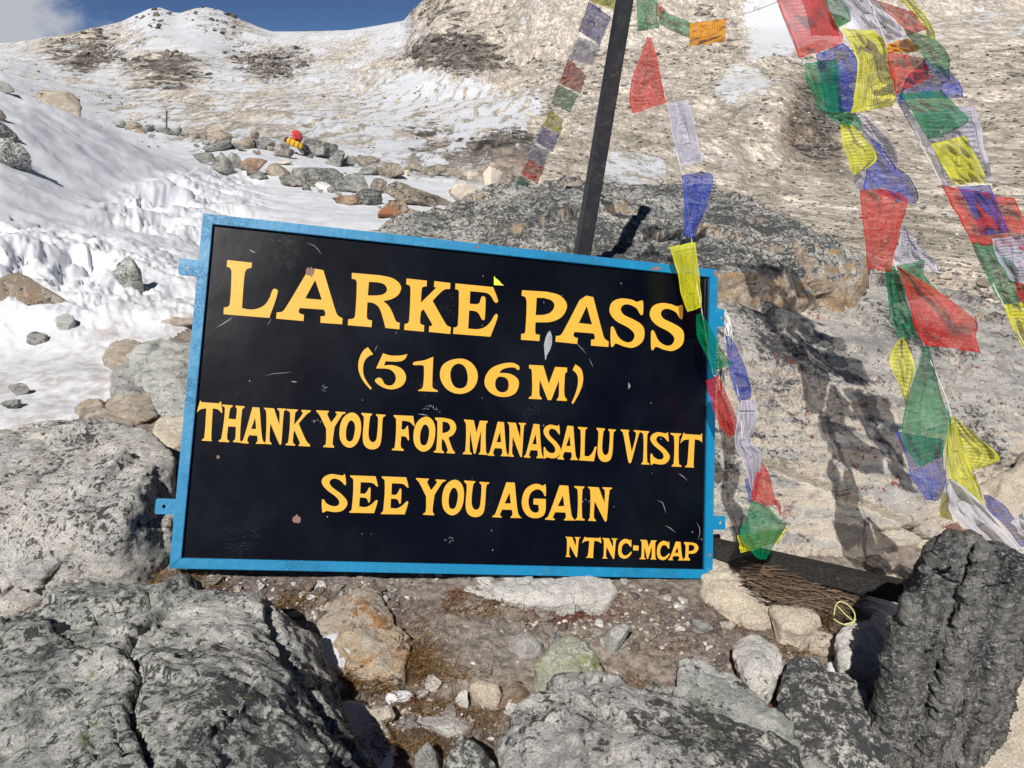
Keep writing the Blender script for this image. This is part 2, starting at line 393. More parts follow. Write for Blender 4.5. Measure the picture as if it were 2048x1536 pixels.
# relief
lump = blob(tx, ty, 330, 430, 190, 60, 12) + blob(tx, ty, 150, 590, 330, 110, 8) + blob(tx, ty, 420, 390, 110, 60)
lump = np.clip(lump, 0, 1) * (ty > 340) * (tx < 700)
lump *= sstep(-70, 20, ty - np.interp(tx, [-200, 0, 120, 230, 300, 360, 430, 520], [470, 480, 500, 470, 400, 360, 365, 385]) + 40)
lump = np.where(ty > 660, lump * sstep(740, 660, ty + 0.12 * tx), lump)
nrm = np.zeros_like(G)
du = np.gradient(G, axis=1); dv = np.gradient(G, axis=0)
nrm = np.cross(du, dv); nrm /= np.linalg.norm(nrm, axis=2)[..., None] + 1e-9
nrm = nrm.reshape(-1, 3)
nrm[nrm[:, 2] < 0] *= -1
hgt = np.zeros(len(FL))
soft = np.clip(snow, 0, 1)
# far relief, octave by octave, only waves the distance lets one see
for wl, amp in ((60, 3.4), (28, 2.6), (13, 1.35), (6.5, .62), (3.2, .26), (1.6, .12), (.8, .055), (.4, .026), (.2, .011)):
    wgt = sstep(.0022 * td, .006 * td, wl) * sstep(.55 * td, .2 * td, wl) if wl > 5 else sstep(.0022 * td, .006 * td, wl)
    far_w = sstep(sum(ROWS[:8]), sum(ROWS[:10]), rowi) * sstep(len(G) - 5, len(G) - 14, rowi)
    w = wgt * far_w * (1.15 - .62 * soft) * np.where(tx > 1080, .55 if wl < 20 else .8, 1.0)
    m = w > 0.003
    if m.any():
        nn = perlin(FL[m] * np.array([1, 1, 1.5]) / wl + wl)
        if wl > 5: nn = nn * 0.5 + 0.5 * (0.5 - 1.7 * np.abs(perlin(FL[m] / wl * 0.8 + 3 * wl)))
        hgt[m] += amp * nn * w[m]
nm = np.where(rowi < sum(ROWS[:11]))[0]
p = FL[nm]; pw = p + .12 * np.stack([perlin(p * 2.2), perlin(p * 2.2 + 7), perlin(p * 2.2 + 13)], 1) + .05 * np.stack([perlin(p * 7 + 1), perlin(p * 7 + 8), perlin(p * 7 + 14)], 1); sn_ = soft[nm]; fade = sstep(sum(ROWS[:11]), sum(ROWS[:9]), rowi[nm])
wind = fbm(p * np.array([0.5, 1.4, 1.4]), 3, .4) * 0.035 + perlin(p * np.array([.25, .5, .5])) * .08
crust = fbm(p @ np.array([[1, .3, 0], [-.2, 4, 0], [0, 0, 4.]]).T * .7, 3) * .006
patchy = sstep(-.25, .3, perlin(pw * 1.7 + 30)); bill = -np.abs(perlin(pw * 1.6)) * .16 * patchy - (np.abs(perlin(pw * 3.6 + 4)) * .13 + np.abs(perlin(pw * 8.5)) * .05) * (.25 + .75 * patchy) - np.abs(perlin(pw * 19.0)) * .024 - np.abs(perlin(pw * 44.0)) * .008 + .07
dn = sstep(1.2, 3.5, td[nm])
h = sn_ * ((wind + crust) * dn + bill * lump[nm] * 1.7 + .02 * fbm(p * 3, 4) * dn) + (1 - sn_) * (fbm(p * 2.2, 5) * .022 + np.abs(perlin(p * 14)) * .012 + perlin(p * 40) * .004 + perlin(p * 90) * .002)
h += .025 * sstep(.3, .8, sn_) * (td[nm] < 5)
hgt[nm] += h * fade
VT = FL + nrm * hgt[:, None]
soft = np.where((td > 22) & (tx < 1080) & (soft < .95), soft - .07, soft)
snow_attr = np.where((tx > 1080) & ~near & (soft < .6), soft * .50, soft)
MT = N('snow_and_scree')
s = MT
co = s.coords()
a_s = s.n('Attribute', attribute_name='snow').outputs['Fac']; a_c = s.n('Attribute', attribute_name='soil').outputs['Color']; a_d = s.n('Attribute', attribute_name='depth').outputs['Fac']
# coordinate whose grain coarsens with distance from the pass, so stones stay stone-sized
strk = s.mapping(co, rot=(0, 0, -.25), scale=(1.0, .30, .7))
nF = s.noise(strk, 0.13, 15, 0.72, 0.8)
nC = s.noise(strk, .035, 9, 0.62)
nH = s.noise(s.mapping(co, rot=(0, 0, -.2), scale=(1.2, .28, .6)), .9, 10, .8, .5)
nH2 = s.noise(s.mapping(co, scale=(1, .3, .7)), 3.4, 6, .75)
nN = s.noise(co, 26, 8, 0.7, .3)
cover = s.math('ADD', s.math('ADD', s.math('SUBTRACT', a_s, 0.5), s.math('ADD', s.math('MULTIPLY', s.math('SUBTRACT', nH, .5), 3.3), s.math('MULTIPLY', s.math('SUBTRACT', nH2, .5), s.step(a_d, 90.0, 25.0, 0.0, 1.6)))), s.math('ADD', s.math('MULTIPLY', s.math('SUBTRACT', nF, 0.5), 2.0), s.math('MULTIPLY', s.math('SUBTRACT', nC, 0.5), 1.3)))
bandv = s.math('ADD', s.n('VectorMath', {0: co, 1: (.986 / 2.9, -.164 / 2.9, 0)}, operation='DOT_PRODUCT').outputs['Value'], s.math('MULTIPLY', s.noise(s.mapping(co, scale=(1, .3, 1)), .12, 5, .6), 4.0))
bandm = s.math('MULTIPLY', s.step(s.math('SINE', s.math('MULTIPLY', bandv, 2 * math.pi)), .25, .85), s.n('Attribute', attribute_name='bands').outputs['Fac'])
cover = s.math('SUBTRACT', cover, s.math('MULTIPLY', bandm, .55))
coverF = s.step(cover, -.05, .06)
coverN = s.step(s.math('ADD', a_s, s.math('MULTIPLY', s.math('SUBTRACT', nN, .5), .9)), .47, .56)
isfar = s.step(a_d, 16.0, 24.0)
cov = s.mix(isfar, coverN, coverF)
full = s.step(a_s, .985, .998)
cov = s.math('MAXIMUM', cov, full)
# ground: stones and grit of three sizes
g1 = s.noise(co, 55, 6, .7); g2 = s.noise(co, 240, 3, .7)
vor = s.n('TexVoronoi', {'Vector': s.n('VectorMath', {0: co, 1: s.n('TexNoise', {'Vector': co, 'Scale': 20}).outputs['Color']}, operation='ADD').outputs[0], 'Scale': 42.0, 'Randomness': 1.0}).outputs['Color']
vsep = s.n('SeparateColor', {0: vor}).outputs[0]
soiln = s.mul(.85, a_c, s.mix(s.step(g1, .34, .66), (.55, .52, .5), (1.45, 1.42, 1.38)))
soiln = s.mix(s.math('MULTIPLY', s.step(vsep, .88, .9), s.step(g1, .42, .6)), soiln, (.42, .39, .36))
soiln = s.mix(s.math('MULTIPLY', s.step(g2, .585, .66), .75), soiln, (.46, .43, .40))
f1 = s.noise(s.mapping(co, scale=(1.4, .32, .6)), 1.1, 12, .82, .3); f2 = s.noise(s.mapping(co, scale=(1, .3, .6)), 5.0, 8, .75)
vf = s.n('TexVoronoi', {'Vector': co, 'Scale': 1.6}).outputs['Color']
vfs = s.n('SeparateColor', {0: vf}).outputs[1]
soilf = s.mul(.9, a_c, s.mix(s.step(f1, .38, .60), (.84, .84, .84), (1.14, 1.135, 1.13)))
soilf = s.mul(.5, soilf, s.mix(f2, (.7, .7, .7), (1.3, 1.3, 1.3)))
a_k = s.n('Attribute', attribute_name='dark').outputs['Fac']
def cells(scl, w):
    v = s.n('TexVoronoi', {'Vector': s.mapping(co, scale=(1, .28, .6)), 'Scale': scl})
    rnd = s.n('SeparateColor', {0: v.outputs['Color']}).outputs[0]
    shade_ = s.math('MULTIPLY', s.n('MapRange', {'Value': rnd, 'To Min': 1 - w, 'To Max': 1 + w}).outputs[0], s.step(v.outputs['Distance'], .66, .42, .72, 1.0))  # random stone tone; shadow in the gaps between stones painted into the colour
    return shade_
cell = s.math('MULTIPLY', s.math('MULTIPLY', s.math('MULTIPLY', cells(5.5, .26), cells(1.7, .22)), cells(.5, .14)), 1.45)
soilf = s.mul(.9, soilf, s.n('CombineColor', {0: cell, 1: cell, 2: cell}).outputs[0])
# bare cliff: near-black grey ledges with paler cracks
ld = s.noise(s.mapping(co, rot=(.25, .15, .4), scale=(.6, .3, 1.6)), .28, 12, .72, .8)
ledge = s.noise(s.mapping(co, rot=(.25, .15, .4), scale=(.6, .3, 1.6)), .9, 9, .75, 1.2)
cliff = s.mix(s.step(ledge, .40, .60), (.040, .038, .036), (.27, .245, .21))
cliff = s.mul(.8, cliff, s.n('CombineColor', {0: cell, 1: cell, 2: cell}).outputs[0])
isrock = s.step(s.math('ADD', s.math('SUBTRACT', a_k, .62), s.math('MULTIPLY', s.math('SUBTRACT', ld, .5), 2.6)), -.025, .025)
soilf = s.mix(s.math('MULTIPLY', isrock, s.step(a_d, 30.0, 45.0)), soilf, cliff)
soilc = s.mix(s.step(a_d, 3.2, 6.5), soiln, soilf)
sncol = s.mix(s.step(s.noise(co, 3.0, 6, .6), .35, .7), (.64, .665, .71), (.75, .77, .80))
dirty = s.n('Attribute', attribute_name='dirty').outputs['Fac']
sncol = s.mix(s.math('MULTIPLY', dirty, s.step(s.noise(co, 14, 9, .72, .5), .40, .66)), sncol, (.46, .42, .41))
col = s.mix(cov, soilc, sncol)
hb = s.math('ADD', s.math('MULTIPLY', s.noise(co, 38, 8, .7), .5), s.math('MULTIPLY', g2, .14))
b1 = s.bump(s.math('MULTIPLY', hb, s.n('MapRange', {'Value': cov, 'To Min': 1.0, 'To Max': .22}).outputs[0]), .022, .9)
hf = s.math('ADD', s.math('ADD', s.math('MULTIPLY', nF, .8), s.math('MULTIPLY', f1, .5)), s.math('MULTIPLY', s.math('MULTIPLY', ledge, isrock), 1.6))
b2 = s.bump(s.math('MULTIPLY', s.math('MULTIPLY', hf, isfar), s.n('MapRange', {'Value': cov, 'To Min': 1.0, 'To Max': .8}).outputs[0]), .22, .4, b1)
s.principled(col, s.mix(cov, (.9, .9, .9), (.62, .62, .62)), b2, .2)
p_ = 0
dirtm = np.clip(blob(tx, ty, 90, 780, 330, 95, -6) + .8 * blob(tx, ty, 330, 700, 150, 70), 0, 1) * near + .5 * blob(tx, ty, 720, 1440, 120, 150)
TM = mesh_np('mountain_ground', VT, grid_faces(NU, NV)[:, ::-1], True, [MT.m], attrs={'bands': np.clip(blob(tx, ty, 720, 232, 420, 52, -3), 0, 1), 'dark': dark, 'snow': snow_attr, 'soil': soil, 'depth': td, 'dirty': dirtm})
ground = link('mountain_ground', TM)
tag(ground, 'rocky pass with snow, bare scree and white mountain ridges', kind='structure')

# look-up: where the visible ground is behind a photo pixel
qx, qy, qd = proj(VT)
CELL = 6
kx = ((qx + 700) // CELL).astype(int); ky = ((qy + 200) // CELL).astype(int)
okm = (kx >= 0) & (kx < 600) & (ky >= 0) & (ky < 460)
GD = np.full((460, 600), 1e9)
np.minimum.at(GD, (ky[okm], kx[okm]), qd[okm])
def gdepth(x, y):
    i = int((x + 700) // CELL); j = int((y + 200) // CELL)
    b = 1e9
    for jj in (j, j + 1, j + 2, j - 1):
        v = GD[max(0, min(459, jj)), max(0, min(599, i))]
        if v < 1e8: return v
    return 20.0

# ------------------------------------------------------------------ the sign board
def homography(src, dst):
    A = []
    for (x, y), (u, v) in zip(src, dst):
        A += [[x, y, 1, 0, 0, 0, -u * x, -u * y, -u], [0, 0, 0, x, y, 1, -v * x, -v * y, -v]]
    return np.linalg.svd(np.array(A, float))[2][-1].reshape(3, 3)
SW = 1.50
_h = homography([(0, 1), (1, 1), (1, 0), (0, 0)], [(403, 426), (1434, 539), (1425, 1158), (338, 1137)])
_M = np.linalg.inv(np.array([[FPX, 0, CX], [0, FPX, CY], [0, 0, 1]])) @ _h
if _M[2, 2] < 0: _M = -_M
_r1, _r2, _t = _M.T
SH = SW * np.linalg.norm(_r2) / np.linalg.norm(_r1)
_t = _t * SW / np.linalg.norm(_r1)
cw = lambda v: v[0] * RIGHT + v[1] * DOWN + v[2] * FWD
SX = cw(_r1 / np.linalg.norm(_r1)); SY = cw(_r2); SY = SY - (SY @ SX) * SX; SY /= np.linalg.norm(SY)
SN = np.cross(SX, SY)                                   # out of the board, towards the viewer
S0 = CAM + cw(_t)                                       # lower left corner of the frame's face
def splane(x, y, off=0.0):
    """photo pixel -> board coordinates (u right, v up) on the plane off metres proud of the frame's face"""
    r = P(x, y, 1.0) - CAM
    o = S0 + SN * off
    t = ((o - CAM) @ SN) / (r @ SN)
    q = CAM + r * t - o
    return q @ SX, q @ SY
def S(u, v, w=0.0):
    return S0 + SX * u + SY * v + SN * w

MB = N('blue_frame_paint')
s = MB; co = s.coords()
chip = s.noise(co, 42, 9, .7, .8); lines = s.noise(s.mapping(co, rot=(.3, .8, .2), scale=(1, 6, 1)), 30, 8, .75, 2.0)
thin = s.step(s.math('ABSOLUTE', s.math('SUBTRACT', lines, .5)), .012, .003)
thinm = s.math('MULTIPLY', thin, s.step(s.noise(co, 6, 3), .5, .62))
cm1 = s.math('MAXIMUM', s.step(chip, .685, .70), s.math('MULTIPLY', thinm, .8))
cb = s.mix(s.noise(co, 9, 6, .6), (.001, .175, .37), (.002, .23, .45))
cb = s.mix(s.math('MULTIPLY', s.step(s.noise(co, 25, 6, .7), .55, .7), .25), cb, (.12, .42, .66))
cb = s.mix(cm1, cb, s.mix(s.noise(co, 80, 2), (.02, .03, .05), (.16, .10, .07)))
s.principled(cb, s.n('MapRange', {'Value': chip, 'To Min': .3, 'To Max': .55}).outputs[0], s.bump(s.math('SUBTRACT', s.noise(co, 70, 4), cm1), .0012, .6), .5)
MP = N('black_panel_paint')
s = MP; co = s.coords()
dust = s.noise(co, 120, 6, .75); dm = s.noise(co, 3.2, 5, .6, .4)
sp = s.n('TexVoronoi', {'Vector': s.mapping(co, scale=(1, 1, .7)), 'Scale': 34.0})
spd = s.step(sp.outputs['Distance'], .085, .03)
spr = s.n('SeparateColor', {0: sp.outputs['Color']}).outputs[0]
speck = s.math('MULTIPLY', spd, s.step(s.math('ADD', spr, s.math('MULTIPLY', dm, .6)), 1.08, 1.14))
scr = s.noise(s.mapping(co, rot=(.2, .1, .9), scale=(1, 5, 2)), 9, 7, .6, 3.0)
scm = s.math('MULTIPLY', s.step(s.math('ABSOLUTE', s.math('SUBTRACT', scr, .5)), .0035, .0008), s.step(s.noise(co, 4.5, 3), .60, .68))
cp = s.mix(s.step(dm, .35, .75), (.0015, .0022, .005), (.006, .008, .013))
cp = s.mix(s.math('MULTIPLY', s.step(dust, .60, .78), s.step(dm, .42, .62)), cp, (.045, .052, .06))
cp = s.mix(s.math('MULTIPLY', speck, .8), cp, (.30, .31, .33))
cp = s.mix(s.math('MULTIPLY', scm, .55), cp, (.28, .29, .30))
s.principled(cp, s.n('MapRange', {'Value': dm, 'To Min': .16, 'To Max': .30}).outputs[0], s.bump(s.noise(co, 14, 3), .003, .2), .30)
ML = N('yellow_lettering_paint')
s = ML; co = s.coords()
lc = s.mix(s.noise(co, 7, 5, .6), (.74, .385, .036), (.82, .44, .048))
scr = s.noise(s.mapping(co, rot=(.5, .1, .3), scale=(1, 4, 2)), 12, 7, .6, 3.0)
lc = s.mix(s.math('MULTIPLY', s.step(s.math('ABSOLUTE', s.math('SUBTRACT', scr, .5)), .003, .0008), s.step(s.noise(co, 5, 3), .57, .62)), lc, (.25, .13, .02))
lc = s.mix(s.step(s.noise(co, 55, 6, .7), .725, .74), lc, (.12, .07, .03))
s.principled(lc, .45, None, .35)
MRU = N('bare_rust'); s = MRU; co = s.coords()
s.principled(s.mix(s.noise(co, 300, 4), (.16, .09, .07), (.34, .22, .18)), .9)
MWH = N('pale_scratch'); MWH.principled((.22, .23, .24), .6)

sign = empty('sign_board', S(SW / 2, 0))
tag(sign, 'black sign board with yellow hand painted letters in a blue frame leaning on boulders', 'sign')
FWID, FDEP, REC = 0.0265, 0.030, 0.0115
def prism(name, poly, w0, w1, mat, parent, bevel=0.0, lbl=None):
    """closed prism over a polygon given in board coordinates"""
    bm = bmesh.new()
    a = [bm.verts.new(local(S(u, v, w1), parent)) for u, v in poly]
    b = [bm.verts.new(local(S(u, v, w0), parent)) for u, v in poly]
    bm.faces.new(a); bm.faces.new(b[::-1])
    n = len(poly)
    for i in range(n): bm.faces.new([a[i], b[i], b[(i + 1) % n], a[(i + 1) % n]])
    if bevel: bmesh.ops.bevel(bm, geom=[e for e in bm.edges], offset=bevel, segments=2, affect='EDGES')
    bmesh.ops.recalc_face_normals(bm, faces=bm.faces)
    m = bpy.data.meshes.new(name); bm.to_mesh(m); bm.free(); m.materials.append(mat)
    o = link(name, m, parent)
    if lbl: o['label'] = lbl
    return o
f = FWID
prism('frame_rail', [(0, SH), (SW, SH), (SW - f, SH - f), (f, SH - f)], -FDEP, 0, MB.m, sign, .0012)
prism('frame_rail', [(0, 0), (f, f), (SW - f, f), (SW, 0)], -FDEP, 0, MB.m, sign, .0012)
prism('frame_rail', [(0, 0), (0, SH), (f, SH - f), (f, f)], -FDEP, 0.0006, MB.m, sign, .0012)
prism('frame_rail', [(SW, 0), (SW - f, f), (SW - f, SH - f), (SW, SH)], -FDEP, 0.0006, MB.m, sign, .0012)
prism('panel', [(f - .004, f - .004), (SW - f + .004, f - .004), (SW - f + .004, SH - f + .004), (f - .004, SH - f + .004)], -REC - .003, -REC, MP.m, sign)
# a thin raised black strip down the right edge of the panel
prism('panel_edge_strip', [(SW - f - .0105, f + .001), (SW - f - .0005, f + .001), (SW - f - .0005, SH - f - .001), (SW - f - .0105, SH - f - .001)], -REC - .001, -REC + .003, MP.m, sign, .0008)
def tab(x0, y0, x1, y1, hole=True):
    u0, v0 = splane(x0, y1, -.006); u1, v1 = splane(x1, y0, -.006)
    right = (u0 + u1) / 2 > SW / 2
    if right: u0 = SW - .001
    else: u1 = .001
    cu, cv = (u0 + u1) / 2 + (.006 if right else -.004), (v0 + v1) / 2
    c = .004
    outer = [(u0, v0), (u1 - (c if right else 0), v0), (u1, v0 + c), (u1, v1 - c), (u1 - (c if right else 0), v1), (u0, v1)]
    if not right: outer = [(u0, v0 + c), (u0 + c, v0), (u1, v0), (u1, v1), (u0 + c, v1), (u0, v1 - c)]
    hl = [(cu + .0042 * math.cos(t), cv + .0052 * math.sin(t)) for t in np.linspace(0, 2 * math.pi, 12, endpoint=False)]
    loops = [outer, hl[::-1]]
    tri = tessellate_polygon([[Vector((a, b, 0)) for a, b in lp] for lp in loops])
    pts = outer + hl[::-1]
    bm = bmesh.new()
    A = [bm.verts.new(local(S(a, b, -.006), sign)) for a, b in pts]; B = [bm.verts.new(local(S(a, b, -.010), sign)) for a, b in pts]
    for t in tri:
        try: bm.faces.new([A[i] for i in t]); bm.faces.new([B[i] for i in t][::-1])
        except ValueError: pass
    o0 = 0
    for lp in loops:
        n = len(lp)
        for i in range(n):
            i0, i1 = o0 + i, o0 + (i + 1) % n
            bm.faces.new([A[i0], A[i1], B[i1], B[i0]])
        o0 += n
    bmesh.ops.recalc_face_normals(bm, faces=bm.faces)
    m = bpy.data.meshes.new('mounting_tab'); bm.to_mesh(m); bm.free(); m.materials.append(MB.m)
    link('mounting_tab', m, sign)
tab(356, 520, 394, 549); tab(309, 998, 348, 1028); tab(1428, 618, 1449, 652); tab(1424, 1032, 1451, 1059)

